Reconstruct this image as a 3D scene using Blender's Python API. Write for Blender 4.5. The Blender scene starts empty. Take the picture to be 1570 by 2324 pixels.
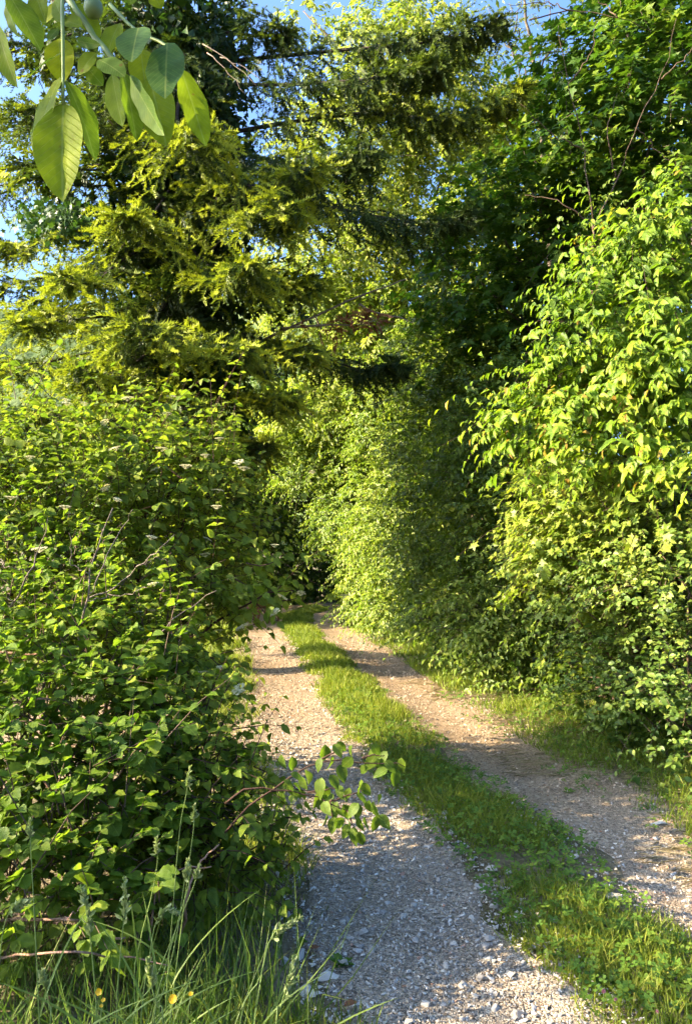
import bpy, math, random
import numpy as np
from mathutils import Matrix, Vector

R_ = np.random.default_rng(11)
random.seed(5)
sc = bpy.context.scene
C = sc.collection

# ------------------------------------------------------------------ camera, sky, sun, exposure
CAM_H, PITCH, F = 1.65, math.radians(2.9), 1755.0      # F and picture coordinates in a 1570 x 2324 frame
cam_d = bpy.data.cameras.new('camera')
cam_d.sensor_fit = 'VERTICAL'; cam_d.sensor_height = 24.0
cam_d.lens = 12.0 / (1162.0 / F); cam_d.clip_start = 0.05; cam_d.clip_end = 9000
cam = bpy.data.objects.new('camera', cam_d); C.objects.link(cam)
cam.location = (0, 0, CAM_H); cam.rotation_euler = (math.pi / 2 + PITCH, 0, 0)
sc.camera = cam

SUN_EL, SUN_BACK = math.radians(25.0), math.radians(10.0)   # sun low, from the left and a little behind the camera
SUN = np.array([-math.cos(SUN_EL) * math.cos(SUN_BACK), -math.cos(SUN_EL) * math.sin(SUN_BACK), math.sin(SUN_EL)])
wd = bpy.data.worlds.new('World'); sc.world = wd; wd.use_nodes = True
nt = wd.node_tree; nt.nodes.clear()
sky = nt.nodes.new('ShaderNodeTexSky'); sky.sky_type = 'NISHITA'; sky.sun_disc = False
sky.sun_elevation = SUN_EL; sky.sun_rotation = math.atan2(SUN[0], SUN[1])
sky.air_density = 1.0; sky.dust_density = 6.0; sky.ozone_density = 7.5
bg = nt.nodes.new('ShaderNodeBackground'); bg.inputs['Strength'].default_value = 0.12
wo = nt.nodes.new('ShaderNodeOutputWorld')
nt.links.new(sky.outputs[0], bg.inputs[0]); nt.links.new(bg.outputs[0], wo.inputs[0])
sd = bpy.data.lights.new('sun', 'SUN'); sd.energy = 4.6; sd.angle = math.radians(0.53); sd.color = (1.0, 0.82, 0.55)
so = bpy.data.objects.new('sun', sd); C.objects.link(so)
so.rotation_euler = Vector(SUN).to_track_quat('Z', 'Y').to_euler(); so.location = (-20, -6, 12)
sc.view_settings.view_transform = 'Standard'; sc.view_settings.look = 'None'
sc.view_settings.exposure = 2.55; sc.view_settings.gamma = 1.0; sc.view_settings.use_curve_mapping = False
sc.render.engine = 'CYCLES'
cy = sc.cycles
cy.max_bounces = 8; cy.diffuse_bounces = 6; cy.glossy_bounces = 2; cy.transmission_bounces = 5; cy.transparent_max_bounces = 4
cy.caustics_reflective = False; cy.caustics_refractive = False
cy.use_adaptive_sampling = True; cy.adaptive_threshold = 0.03
cy.use_denoising = True
cy.sample_clamp_indirect = 6.0
sc.render.use_persistent_data = False

# ------------------------------------------------------------------ small helpers
WM = {}
def at(dx, dy, Y):
    """picture point (1570 x 2324 frame) at forward distance Y metres -> world point"""
    u = (np.asarray(dx, float) - 785.0) / F; v = (1162.0 - np.asarray(dy, float)) / F
    d = np.stack([u + 0 * v, math.cos(PITCH) - v * math.sin(PITCH), math.sin(PITCH) + v * math.cos(PITCH)], -1)
    return d / d[..., 1:2] * np.asarray(Y, float)[..., None] + np.array([0, 0, CAM_H])
def proj(P):
    q = P - np.array([0, 0, CAM_H])
    z = q[:, 1] * math.cos(PITCH) + q[:, 2] * math.sin(PITCH)
    up = -q[:, 1] * math.sin(PITCH) + q[:, 2] * math.cos(PITCH)
    zz = np.maximum(z, 1e-3)
    return 785 + F * q[:, 0] / zz, 1162 - F * up / zz, z
def unit(a):
    return a / np.maximum(np.linalg.norm(a, axis=-1, keepdims=True), 1e-9)
def rnd(*s): return R_.random(s)
def gau(*s): return R_.normal(size=s)

_NT = R_.random((64, 64))
def vnoise(x, y, s=1.0):
    x = np.asarray(x, float) * s; y = np.asarray(y, float) * s
    xi = np.floor(x).astype(int); yi = np.floor(y).astype(int); fx = x - xi; fy = y - yi
    fx = fx * fx * (3 - 2 * fx); fy = fy * fy * (3 - 2 * fy)
    g = lambda i, j: _NT[i % 64, j % 64]
    return (g(xi, yi) * (1 - fx) + g(xi + 1, yi) * fx) * (1 - fy) + (g(xi, yi + 1) * (1 - fx) + g(xi + 1, yi + 1) * fx) * fy

def mk_mesh(name, V, T, luv=None, mat=None, flat=False):
    me = bpy.data.meshes.new(name)
    V = np.ascontiguousarray(V, np.float32); T = np.ascontiguousarray(T, np.int32)
    me.vertices.add(len(V)); me.vertices.foreach_set('co', V.ravel())
    me.loops.add(T.size); me.loops.foreach_set('vertex_index', T.ravel())
    me.polygons.add(len(T)); me.polygons.foreach_set('loop_start', np.arange(0, T.size, T.shape[1], dtype=np.int32))
    if luv is not None:
        a = me.attributes.new('luv', 'FLOAT_VECTOR', 'POINT'); a.data.foreach_set('vector', np.ascontiguousarray(luv, np.float32).ravel())
    me.update(calc_edges=True)
    if flat: me.shade_flat()
    if mat is not None: me.materials.append(mat)
    return me
def add(name, me, parent=None, M=None, kind=None):
    o = bpy.data.objects.new(name, me); C.objects.link(o)
    M = M if M is not None else Matrix.Identity(4)
    WM[o.name] = M
    if parent is not None:
        o.parent = parent; o.matrix_parent_inverse = WM[parent.name].inverted()
    o.matrix_basis = M
    if kind: o['kind'] = kind
    return o
def thing(name, label, cat, loc=(0, 0, 0), group=None):
    o = add(name, None, None, Matrix.Translation(Vector([float(c) for c in loc])))
    o.empty_display_size = 0.2
    o['label'] = label; o['category'] = cat
    if group: o['group'] = group
    return o
def tag(o, label, cat, group=None):
    o['label'] = label; o['category'] = cat
    if group: o['group'] = group
    return o

# ------------------------------------------------------------------ materials
def newmat(name):
    m = bpy.data.materials.new(name); m.use_nodes = True
    t = m.node_tree; t.nodes.clear()
    out = t.nodes.new('ShaderNodeOutputMaterial')
    return m, t, out
def N(t, kind, **kw):
    n = t.nodes.new(kind)
    for k, v in kw.items():
        if k.startswith('i_'):
            n.inputs[k[2:].replace('_', ' ')].default_value = v
        else: setattr(n, k, v)
    return n
def ramp(t, stops):
    r = t.nodes.new('ShaderNodeValToRGB'); e = r.color_ramp.elements
    while len(e) < len(stops): e.new(0.5)
    for k, (p, c) in enumerate(stops):
        e[k].position = p; e[k].color = (*c, 1)
    return r
def leaf_mat(name, dark, mid, light, trans=0.42, rough=0.45, spec=0.35, vein=None, tcol=(1.15, 1.25, 0.55), young=None):
    m, t, out = newmat(name)
    at_ = N(t, 'ShaderNodeAttribute', attribute_name='luv')
    sep = N(t, 'ShaderNodeSeparateXYZ'); t.links.new(at_.outputs['Vector'], sep.inputs[0])
    r = ramp(t, [(0.0, dark), (0.5, mid), (1.0, light)] if young is None else [(0.0, dark), (0.5, mid), (0.93, light), (1.0, young)]); t.links.new(sep.outputs[2], r.inputs[0])
    col = r.outputs[0]
    p = N(t, 'ShaderNodeBsdfPrincipled'); p.inputs['Roughness'].default_value = rough
    p.inputs['Specular IOR Level'].default_value = spec
    if vein is not None:
        # midrib and side veins from the leaf's own coordinates: u across (0 at the midrib), v along
        ab = N(t, 'ShaderNodeMath', operation='ABSOLUTE'); t.links.new(sep.outputs[0], ab.inputs[0])
        mid_ = N(t, 'ShaderNodeMath', operation='LESS_THAN'); mid_.inputs[1].default_value = 0.022; t.links.new(ab.outputs[0], mid_.inputs[0])
        sk = N(t, 'ShaderNodeMath', operation='MULTIPLY_ADD'); sk.inputs[1].default_value = -vein[1]; t.links.new(ab.outputs[0], sk.inputs[0]); t.links.new(sep.outputs[1], sk.inputs[2])
        mu = N(t, 'ShaderNodeMath', operation='MULTIPLY'); mu.inputs[1].default_value = vein[0]; t.links.new(sk.outputs[0], mu.inputs[0])
        fr = N(t, 'ShaderNodeMath', operation='PINGPONG'); fr.inputs[1].default_value = 0.5; t.links.new(mu.outputs[0], fr.inputs[0])
        lt = N(t, 'ShaderNodeMapRange'); lt.inputs[1].default_value = 0.0; lt.inputs[2].default_value = 0.10; lt.inputs[3].default_value = 0.55; lt.inputs[4].default_value = 0.0
        t.links.new(fr.outputs[0], lt.inputs[0])
        mx = N(t, 'ShaderNodeMath', operation='MAXIMUM'); t.links.new(mid_.outputs[0], mx.inputs[0]); t.links.new(lt.outputs[0], mx.inputs[1])
        ml = N(t, 'ShaderNodeMath', operation='MULTIPLY'); ml.inputs[1].default_value = 0.55; t.links.new(mx.outputs[0], ml.inputs[0])
        mc = N(t, 'ShaderNodeMix', data_type='RGBA'); t.links.new(ml.outputs[0], mc.inputs[0]); t.links.new(col, mc.inputs[6])
        mc.inputs[7].default_value = (*vein[2], 1); col = mc.outputs[2]
        bp = N(t, 'ShaderNodeBump'); bp.inputs['Strength'].default_value = 0.5; bp.inputs['Distance'].default_value = 0.004
        iv = N(t, 'ShaderNodeMath', operation='SUBTRACT'); iv.inputs[0].default_value = 1.0; t.links.new(mx.outputs[0], iv.inputs[1])
        t.links.new(iv.outputs[0], bp.inputs['Height']); t.links.new(bp.outputs[0], p.inputs['Normal'])
        # mottling and a few brown blemishes, fixed to the leaf's place
        ge = N(t, 'ShaderNodeNewGeometry'); no = N(t, 'ShaderNodeTexNoise'); no.inputs['Scale'].default_value = 45; no.inputs['Detail'].default_value = 4; t.links.new(ge.outputs['Position'], no.inputs[0])
        rm = ramp(t, [(0.30, (0.72, 0.74, 0.72)), (0.5, (1, 1, 1)), (0.70, (1.28, 1.18, 1.0))]); t.links.new(no.outputs[0], rm.inputs[0])
        m1 = N(t, 'ShaderNodeMix', data_type='RGBA', blend_type='MULTIPLY'); m1.inputs[0].default_value = 1.0; t.links.new(col, m1.inputs[6]); t.links.new(rm.outputs[0], m1.inputs[7])
        n3 = N(t, 'ShaderNodeTexNoise'); n3.inputs['Scale'].default_value = 70; t.links.new(ge.outputs['Position'], n3.inputs[0])
        sp_ = N(t, 'ShaderNodeMapRange'); sp_.inputs[1].default_value = 0.72; sp_.inputs[2].default_value = 0.77; sp_.inputs[4].default_value = 0.7; t.links.new(n3.outputs[0], sp_.inputs[0])
        m2 = N(t, 'ShaderNodeMix', data_type='RGBA'); t.links.new(sp_.outputs[0], m2.inputs[0]); t.links.new(m1.outputs[2], m2.inputs[6]); m2.inputs[7].default_value = (0.16, 0.09, 0.03, 1); col = m2.outputs[2]
    t.links.new(col, p.inputs['Base Color'])
    tm = N(t, 'ShaderNodeMix', data_type='RGBA', blend_type='MULTIPLY'); tm.inputs[0].default_value = 1.0
    t.links.new(col, tm.inputs[6]); tm.inputs[7].default_value = (*tcol, 1)
    tr = N(t, 'ShaderNodeBsdfTranslucent'); t.links.new(tm.outputs[2], tr.inputs[0])
    mix = N(t, 'ShaderNodeMixShader'); mix.inputs[0].default_value = trans
    t.links.new(p.outputs[0], mix.inputs[1]); t.links.new(tr.outputs[0], mix.inputs[2]); t.links.new(mix.outputs[0], out.inputs[0])
    return m
def bark_mat(name, c1, c2, scale=9.0, bump=0.5, stretch=4.0, rough=0.85):
    m, t, out = newmat(name)
    tc = N(t, 'ShaderNodeTexCoord'); mp = N(t, 'ShaderNodeMapping'); mp.inputs['Scale'].default_value = (scale * stretch, scale * stretch, scale)
    t.links.new(tc.outputs['Object'], mp.inputs[0])
    n = N(t, 'ShaderNodeTexNoise'); n.inputs['Scale'].default_value = 1.0; n.inputs['Detail'].default_value = 5; t.links.new(mp.outputs[0], n.inputs[0])
    r = ramp(t, [(0.3, c1), (0.7, c2)]); t.links.new(n.outputs[0], r.inputs[0])
    p = N(t, 'ShaderNodeBsdfPrincipled'); p.inputs['Roughness'].default_value = rough; p.inputs['Specular IOR Level'].default_value = 0.2
    b = N(t, 'ShaderNodeBump'); b.inputs['Strength'].default_value = bump; b.inputs['Distance'].default_value = 0.02
    t.links.new(n.outputs[0], b.inputs['Height']); t.links.new(b.outputs[0], p.inputs['Normal'])
    t.links.new(r.outputs[0], p.inputs['Base Color']); t.links.new(p.outputs[0], out.inputs[0])
    return m
def plain_mat(name, c, rough=0.6, spec=0.3, trans=0.0):
    m, t, out = newmat(name)
    oi = N(t, 'ShaderNodeTexCoord'); n = N(t, 'ShaderNodeTexNoise'); n.inputs['Scale'].default_value = 40; t.links.new(oi.outputs['Object'], n.inputs[0])
    r = ramp(t, [(0.3, [k * 0.8 for k in c]), (0.7, [min(1, k * 1.15) for k in c])]); t.links.new(n.outputs[0], r.inputs[0])
    p = N(t, 'ShaderNodeBsdfPrincipled'); p.inputs['Roughness'].default_value = rough; p.inputs['Specular IOR Level'].default_value = spec
    t.links.new(r.outputs[0], p.inputs['Base Color'])
    if trans:
        tr = N(t, 'ShaderNodeBsdfTranslucent'); t.links.new(r.outputs[0], tr.inputs[0])
        mx = N(t, 'ShaderNodeMixShader'); mx.inputs[0].default_value = trans
        t.links.new(p.outputs[0], mx.inputs[1]); t.links.new(tr.outputs[0], mx.inputs[2]); t.links.new(mx.outputs[0], out.inputs[0])
    else: t.links.new(p.outputs[0], out.inputs[0])
    return m

M = {}
M['walnut'] = leaf_mat('walnut_leaf', (0.055, 0.130, 0.045), (0.155, 0.225, 0.014), (0.29, 0.32, 0.014), trans=0.55, rough=0.55, spec=0.10, vein=(13.0, 0.55, (0.24, 0.30, 0.09)))
M['dogwood'] = leaf_mat('dogwood_leaf', (0.075, 0.128, 0.014), (0.140, 0.205, 0.020), (0.24, 0.285, 0.040), trans=0.5, rough=0.5, spec=0.18, vein=(7.0, 0.8, (0.18, 0.25, 0.06)))
M['bramble'] = leaf_mat('bramble_leaf', (0.070, 0.135, 0.015), (0.135, 0.215, 0.020), (0.24, 0.30, 0.032), trans=0.5, rough=0.5, spec=0.18, vein=(10.0, 0.6, (0.18, 0.26, 0.06)))
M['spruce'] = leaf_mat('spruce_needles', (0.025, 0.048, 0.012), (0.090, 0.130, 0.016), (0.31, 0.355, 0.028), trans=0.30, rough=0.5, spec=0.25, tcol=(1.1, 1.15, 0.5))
M['spruce_dead'] = leaf_mat('dry_needles', (0.12, 0.035, 0.018), (0.21, 0.085, 0.045), (0.30, 0.14, 0.08), trans=0.2, rough=0.7, spec=0.1, tcol=(1, 1, 1))
M['cherry'] = leaf_mat('cherry_leaf', (0.065, 0.130, 0.012), (0.135, 0.225, 0.016), (0.245, 0.315, 0.022), trans=0.45, rough=0.45, spec=0.22, vein=(9.0, 0.6, (0.27, 0.32, 0.05)), young=(0.30, 0.19, 0.035))
M['maple'] = leaf_mat('maple_leaf', (0.036, 0.088, 0.012), (0.068, 0.135, 0.014), (0.17, 0.23, 0.022), trans=0.42, rough=0.5, spec=0.18)
M['fieldmaple'] = leaf_mat('field_maple_leaf', (0.08, 0.14, 0.02), (0.16, 0.23, 0.028), (0.27, 0.31, 0.04), trans=0.42, rough=0.45, spec=0.3)
M['thorn'] = leaf_mat('thorn_leaf', (0.055, 0.11, 0.02), (0.11, 0.175, 0.028), (0.23, 0.28, 0.05), trans=0.4, rough=0.45, spec=0.3)
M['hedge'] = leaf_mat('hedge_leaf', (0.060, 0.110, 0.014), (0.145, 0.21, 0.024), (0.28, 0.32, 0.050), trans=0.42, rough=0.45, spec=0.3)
M['darkshrub'] = leaf_mat('shade_leaf', (0.032, 0.068, 0.010), (0.070, 0.115, 0.014), (0.16, 0.20, 0.025), trans=0.4, rough=0.5, spec=0.15)  # leaf colour darkened for bushes that stand in shade
M['tree'] = leaf_mat('light_tree_leaf', (0.09, 0.145, 0.016), (0.18, 0.235, 0.025), (0.30, 0.33, 0.06), trans=0.48, rough=0.45, spec=0.3)
M['robinia'] = leaf_mat('locust_leaf', (0.09, 0.12, 0.02), (0.17, 0.20, 0.035), (0.27, 0.29, 0.06), trans=0.45, rough=0.5, spec=0.25)
M['ivy'] = leaf_mat('ivy_leaf', (0.025, 0.06, 0.012), (0.05, 0.10, 0.016), (0.16, 0.22, 0.03), trans=0.3, rough=0.4, spec=0.3)
M['grass'] = leaf_mat('grass_blade', (0.07, 0.115, 0.016), (0.15, 0.20, 0.020), (0.28, 0.29, 0.05), trans=0.42, rough=0.55, spec=0.2)
M['tallgrass'] = leaf_mat('tall_grass_blade', (0.06, 0.115, 0.022), (0.115, 0.18, 0.03), (0.24, 0.28, 0.06), trans=0.42, rough=0.5, spec=0.25)
M['straw'] = leaf_mat('dry_grass', (0.20, 0.16, 0.08), (0.32, 0.26, 0.13), (0.44, 0.37, 0.20), trans=0.25, rough=0.7, spec=0.15, tcol=(1, 1, 1))
M['clover'] = leaf_mat('clover_leaf', (0.055, 0.125, 0.018), (0.10, 0.18, 0.022), (0.20, 0.27, 0.03), trans=0.42, rough=0.5, spec=0.25)
M['seed'] = leaf_mat('grass_seed', (0.15, 0.20, 0.07), (0.24, 0.29, 0.11), (0.36, 0.39, 0.18), trans=0.3, rough=0.6, spec=0.2)
M['bark'] = bark_mat('spruce_bark', (0.022, 0.017, 0.013), (0.06, 0.047, 0.036))
M['twig'] = bark_mat('brown_twig', (0.06, 0.04, 0.025), (0.13, 0.09, 0.06), 30, 0.3)
M['redtwig'] = bark_mat('dark_red_twig', (0.03, 0.016, 0.012), (0.065, 0.034, 0.024), 30, 0.3)
M['grey'] = bark_mat('grey_dead_wood', (0.11, 0.085, 0.065), (0.26, 0.21, 0.165), 25, 0.5)
M['cane'] = bark_mat('dead_cane', (0.16, 0.085, 0.06), (0.36, 0.23, 0.16), 25, 0.4)
M['greybark'] = bark_mat('grey_brown_bark', (0.06, 0.05, 0.035), (0.15, 0.12, 0.085), 8)
M['stem'] = plain_mat('green_stem', (0.15, 0.21, 0.05), 0.5, 0.3)
M['petal_yellow'] = plain_mat('yellow_petal', (0.75, 0.45, 0.01), 0.35, 0.4, 0.25)
M['petal_cream'] = plain_mat('cream_petal', (0.66, 0.62, 0.38), 0.6, 0.2, 0.3)
M['petal_pink'] = plain_mat('pink_petal', (0.50, 0.22, 0.24), 0.6, 0.2, 0.3)
M['nut'] = plain_mat('green_husk', (0.10, 0.16, 0.05), 0.45, 0.4)
M['dry'] = plain_mat('dry_leaf', (0.15, 0.065, 0.03), 0.7, 0.2)

# ------------------------------------------------------------------ leaf shapes: (u across, v along, w normal), triangles
def tpl_blade(n, width=lambda v: math.sin(math.pi * v ** 0.85) ** 0.8, fold=0.25, curl=0.2, wav=0.0, ph=0.0, sub=1):
    V, T, rows = [], [], []
    for i in range(n + 1):
        v = i / n; h = 0.5 * max(0.0, width(v)) if 0 < i < n else 0.0
        z0 = -curl * v * v
        if i in (0, n):
            rows.append([len(V)]); V.append((0, v, z0, 0)); continue
        r = []
        for k in range(-sub, sub + 1):
            u = h * k / sub; ee = abs(k) / sub
            r.append(len(V)); V.append((u, v, z0 + wav * ee * math.sin(v * 17 + ph + (2 if k < 0 else 0)), 1.6 * fold * abs(u)))
        rows.append(r)
    for a, b in zip(rows, rows[1:]):
        if len(a) == 1: T += [(a[0], b[k + 1], b[k]) for k in range(len(b) - 1)]
        elif len(b) == 1: T += [(a[k], a[k + 1], b[0]) for k in range(len(a) - 1)]
        else:
            for k in range(len(a) - 1): T += [(a[k], a[k + 1], b[k + 1]), (a[k], b[k + 1], b[k])]
    V = np.array(V, float); return V, np.array(T, int)
def tpl_kite(pos=0.45, fold=0.2, curl=0.15):
    V = np.array([(0, 0, 0, 0), (0.5, pos, 0, fold * 0.8), (0, 1, -curl, 0), (-0.5, pos, 0, fold * 0.8)], float)
    return V, np.array([(0, 1, 2), (0, 2, 3)])
def tpl_maple(lobes, curl=0.15, fold=0.12):
    # fan from a point near the leaf's base; lobes = [(angle, length)], notches between them
    pts = []
    for k, (a, l) in enumerate(lobes):
        pts.append((a, l))
        if k + 1 < len(lobes):
            a2, l2 = lobes[k + 1]; pts.append(((a + a2) / 2, 0.56 * min(l, l2)))
    V = [(0, 0.28, 0, 0), (0, 0.12, 0, 0)]
    for a, l in pts:
        u = math.sin(math.radians(a)) * l; v = 0.28 + math.cos(math.radians(a)) * l
        V.append((u, v, -curl * v * v, fold * abs(u)))
    n = len(pts); T = [(0, 2 + k + 1, 2 + k) for k in range(n - 1)] + [(0, 2, 1), (0, 1, 1 + n)]
    return np.array(V, float), np.array(T)
def tpl_shoot(teeth=5, ln=0.30, seed=0, planes=(0.0, 1.57)):
    """needle-clad shoot: rows of broad-based pointed teeth on both sides of the twig, in crossed planes"""
    r = np.random.default_rng(seed); V, T = [], []
    for pi, a in enumerate(planes):
        e = np.array([math.cos(a), 0, math.sin(a)])
        for sgn in ((1, -1) if pi == 0 else (1,)):
            for i in range(teeth):
                v = i / teeth; l = ln * (0.75 + 0.5 * r.random()) * (1.0 - 0.5 * v); w = 1.0 / teeth * (0.8 + 0.3 * r.random())
                b0 = np.array([0, v, 0]); b1 = np.array([0, min(1.0, v + w), 0]); tip = np.array([0, v + w + 0.12, 0]) + e * sgn * l + np.array([0, 0, 0.06 * r.normal()])
                k = len(V); V += [tuple(b0), tuple(b1), tuple(tip)]; T.append((k, k + 1, k + 2))
    k = len(V); V += [(-.10, .86, 0), (.10, .86, 0), (0, 1.16, .02)]; T.append((k, k + 1, k + 2))
    return np.array(V, float), np.array(T)
def tpl_tri(n=3):
    V, T = [], []
    for a in (0, 2.0, -2.0):
        ca, sa = math.cos(a), math.sin(a); k = len(V)
        pts = [(0, 0.0), (0.16, 0.2), (0.24, 0.40), (0.15, 0.56), (0, 0.52), (-0.15, 0.56), (-0.24, 0.40), (-0.16, 0.2)]
        for (u, v) in pts: V.append((u * ca + v * sa, v * ca - u * sa, 0.10 * v + 0.12 * abs(u)))
        T += [(k, k + i, k + i + 1) for i in range(1, 7)]
    return np.array(V, float), np.array(T)
w_oval = lambda v: math.sin(math.pi * v ** 0.9) ** 0.72
w_dog = lambda v: (math.sin(math.pi * min(1, v * 1.06) ** 0.85) ** 0.75 if v < 0.9 else 0.16)
w_acum = lambda v: math.sin(math.pi * v ** 0.8) ** 0.9
w_ovate = lambda v: math.sin(math.pi * v ** 0.62) ** 0.75
w_tooth = lambda v: (math.sin(math.pi * v ** 0.85) ** 0.7) * (1 + .09 * (-1) ** round(v * 9))
TP = {
    'dog': [tpl_blade(6, w_dog, f, c, 0.02, p) for f, c, p in ((0.25, 0.22, 0), (0.1, 0.38, 1), (0.4, 0.10, 2), (0.2, 0.5, 3))],
    'bram': [tpl_blade(9, w_tooth, f, c, 0.02, p) for f, c, p in ((0.3, 0.12, 0), (0.12, 0.2, 1), (0.35, -0.05, 2))],
    'cherry': [tpl_blade(5, w_acum, f, c, 0.03, p) for f, c, p in ((0.35, 0.25, 0), (0.15, 0.4, 1), (0.5, 0.15, 2))],
    'walnut': [tpl_blade(14, lambda v: math.sin(math.pi * v ** 0.95) ** 0.68, f, c, w_, p, 3) for f, c, w_, p in ((0.12, 0.06, .008, 0), (0.05, 0.14, .012, 1), (0.22, 0.10, .010, 2), (0.16, 0.18, .013, 3.1), (0.06, 0.03, .012, 4.4))],
    'oval3': [tpl_blade(3, w_oval, f, c) for f, c in ((0.3, 0.15), (0.1, 0.3), (0.45, 0.0))],
    'kite': [tpl_kite(p, f, c) for p, f, c in ((0.45, 0.3, 0.15), (0.4, 0.1, 0.3), (0.5, 0.5, 0.05))],
    'maple': [tpl_maple([(-128, .42), (-62, .72), (0, .86), (62, .72), (128, .42)], c, f) for c, f in ((0.15, 0.1), (0.32, 0.05), (0.05, 0.3))],
    'fmaple': [tpl_maple([(-112, .5), (-58, .66), (0, .72), (58, .66), (112, .5)], c, f) for c, f in ((0.15, 0.1), (0.35, 0.05), (0.05, 0.3))],
    'shoot': [tpl_shoot(4, 0.30, s) for s in range(4)],
    'shoot_far': [tpl_shoot(3, 0.36, s, (0.0,)) for s in range(3)],
    'clover': [tpl_tri()],
    'grass': [(np.array([(-.5, 0, 0), (.5, 0, 0), (-.36, .5, -c * .25), (.36, .5, -c * .25), (0, 1, -c)], float), np.array([(0, 1, 3), (0, 3, 2), (2, 3, 4)])) for c in (0.08, 0.3, 0.6)],
    'straw': [tpl_kite(p, 0.0, c) for p, c in ((.4, .0), (.5, .08))],
    'dog_lo': [tpl_blade(3, w_dog, f, c) for f, c in ((0.25, 0.22), (0.1, 0.38), (0.4, 0.10))],
    'bram_lo': [tpl_blade(3, w_oval, f, c) for f, c in ((0.3, 0.12), (0.12, 0.2))],
    'cherry_lo': [tpl_blade(3, w_acum, f, c) for f, c in ((0.35, 0.25), (0.15, 0.4), (0.5, 0.15))],
}
def scatter(tps, P, D, Nn, L, W, tint):
    """leaf-like pieces placed by base point, direction, normal, length, width -> vertices, triangles, (u, v, tint), and which shape each took"""
    n = len(P); S = unit(np.cross(D, Nn)); Nn = np.cross(S, D)
    tps = [(tv if tv.shape[1] == 4 else np.c_[tv, np.zeros(len(tv))], tt) for tv, tt in tps]
    which = R_.integers(0, len(tps), n); VV, TT, LU = [], [], []; off = 0
    for k, (tv, tt) in enumerate(tps):
        i = np.nonzero(which == k)[0]
        if len(i) == 0: continue
        v = (P[i, None] + tv[None, :, 0:1] * (W[i, None, None] * S[i, None]) + tv[None, :, 1:2] * (L[i, None, None] * D[i, None])
             + (tv[None, :, 2:3] * L[i, None, None] + tv[None, :, 3:4] * W[i, None, None]) * Nn[i, None])
        m = len(tv); VV.append(v.reshape(-1, 3)); TT.append((tt[None] + (np.arange(len(i)) * m)[:, None, None]).reshape(-1, 3) + off); off += m * len(i)
        lu = np.empty((len(i), m, 3)); lu[:, :, 0] = tv[None, :, 0]; lu[:, :, 1] = tv[None, :, 1]; lu[:, :, 2] = tint[i, None]
        LU.append(lu.reshape(-1, 3))
    return np.concatenate(VV), np.concatenate(TT), np.concatenate(LU), which
_leafmesh = {}
def pick_leaves(P, D, L, k, cell=13.0, ymin=0.3):
    """the pieces that show largest: nearest per small picture cell, then by size"""
    q = P + D * (L * 0.5)[:, None]; x, y, z = proj(q)
    ok = (x > -10) & (x < 1580) & (y > -10) & (y < 2334) & (z > ymin)
    idx = np.nonzero(ok)[0]
    if len(idx) == 0: return idx
    key = (x[idx] // cell).astype(int) * 4096 + (y[idx] // cell).astype(int)
    o = np.lexsort((z[idx], key)); first = np.ones(len(o), bool); first[1:] = key[o][1:] != key[o][:-1]
    c = idx[o[first]]
    return c[np.argsort(-(L[c] / z[c]))][:k]
def piece_objects(root, name, tps, key, mat, P, D, Nn, L, W, tint, idx):
    S = unit(np.cross(D, Nn)); Nn = np.cross(S, D)
    for i in idx:
        j = int(R_.integers(0, len(tps))); b = min(5, int(max(0, tint[i]) * 6)); kk = (key, mat.name, j, b)
        if kk not in _leafmesh:
            tv, tt = tps[j]; lu = tv[:, :3].copy(); lu[:, 2] = (b + 0.5) / 6
            if tv.shape[1] == 4: tv = np.c_[tv[:, :2], tv[:, 2] + 0.55 * tv[:, 3]]
            _leafmesh[kk] = mk_mesh(name, tv, tt, lu, mat)
        s, d, n_ = S[i] * W[i], D[i] * L[i], Nn[i] * L[i]
        Mx = Matrix(((s[0], d[0], n_[0], P[i, 0]), (s[1], d[1], n_[1], P[i, 1]), (s[2], d[2], n_[2], P[i, 2]), (0, 0, 0, 1)))
        add(name, _leafmesh[kk], root, Mx)

def foliage(root, key, mat, arr, singles=0, name='foliage'):
    """arr = (P, D, N, L, W, tint): the largest-showing pieces become leaf objects, the rest one mass"""
    P, D, Nn, L, W, tint = arr; tps = TP[key]
    if singles:
        idx = pick_leaves(P, D, L, singles); piece_objects(root, 'leaf', tps, key, mat, P, D, Nn, L, W, tint, idx)
        keep = np.ones(len(P), bool); keep[idx] = False
        P, D, Nn, L, W, tint = (a[keep] for a in arr)
    V, T, lu, _ = scatter(TP.get(key + '_lo', tps), P, D, Nn, L, W, tint)
    return add(name, mk_mesh(name, V, T, lu, mat), root, kind='stuff')

# ------------------------------------------------------------------ wood: tubes
def tube(pts, rad, sides=6):
    pts = np.asarray(pts, float); n = len(pts); rad = np.broadcast_to(np.asarray(rad, float), (n,))
    tg = np.gradient(pts, axis=0); tg = unit(tg)
    ref = np.array([0.31, 0.93, 0.17]); e1 = unit(np.cross(tg, ref)); e2 = np.cross(tg, e1)
    a = np.arange(sides) * 2 * math.pi / sides
    V = pts[:, None] + rad[:, None, None] * (np.cos(a)[None, :, None] * e1[:, None] + np.sin(a)[None, :, None] * e2[:, None])
    T = []
    for i in range(n - 1):
        for k in range(sides):
            a0, a1 = i * sides + k, i * sides + (k + 1) % sides; b0, b1 = a0 + sides, a1 + sides
            T += [(a0, a1, b1), (a0, b1, b0)]
    c = n * sides
    V = np.concatenate([V.reshape(-1, 3), pts[:1], pts[-1:]])
    T += [(c, (k + 1) % sides, k) for k in range(sides)] + [(c + 1, c - sides + k, c - sides + (k + 1) % sides) for k in range(sides)]
    return V, np.array(T)
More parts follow.
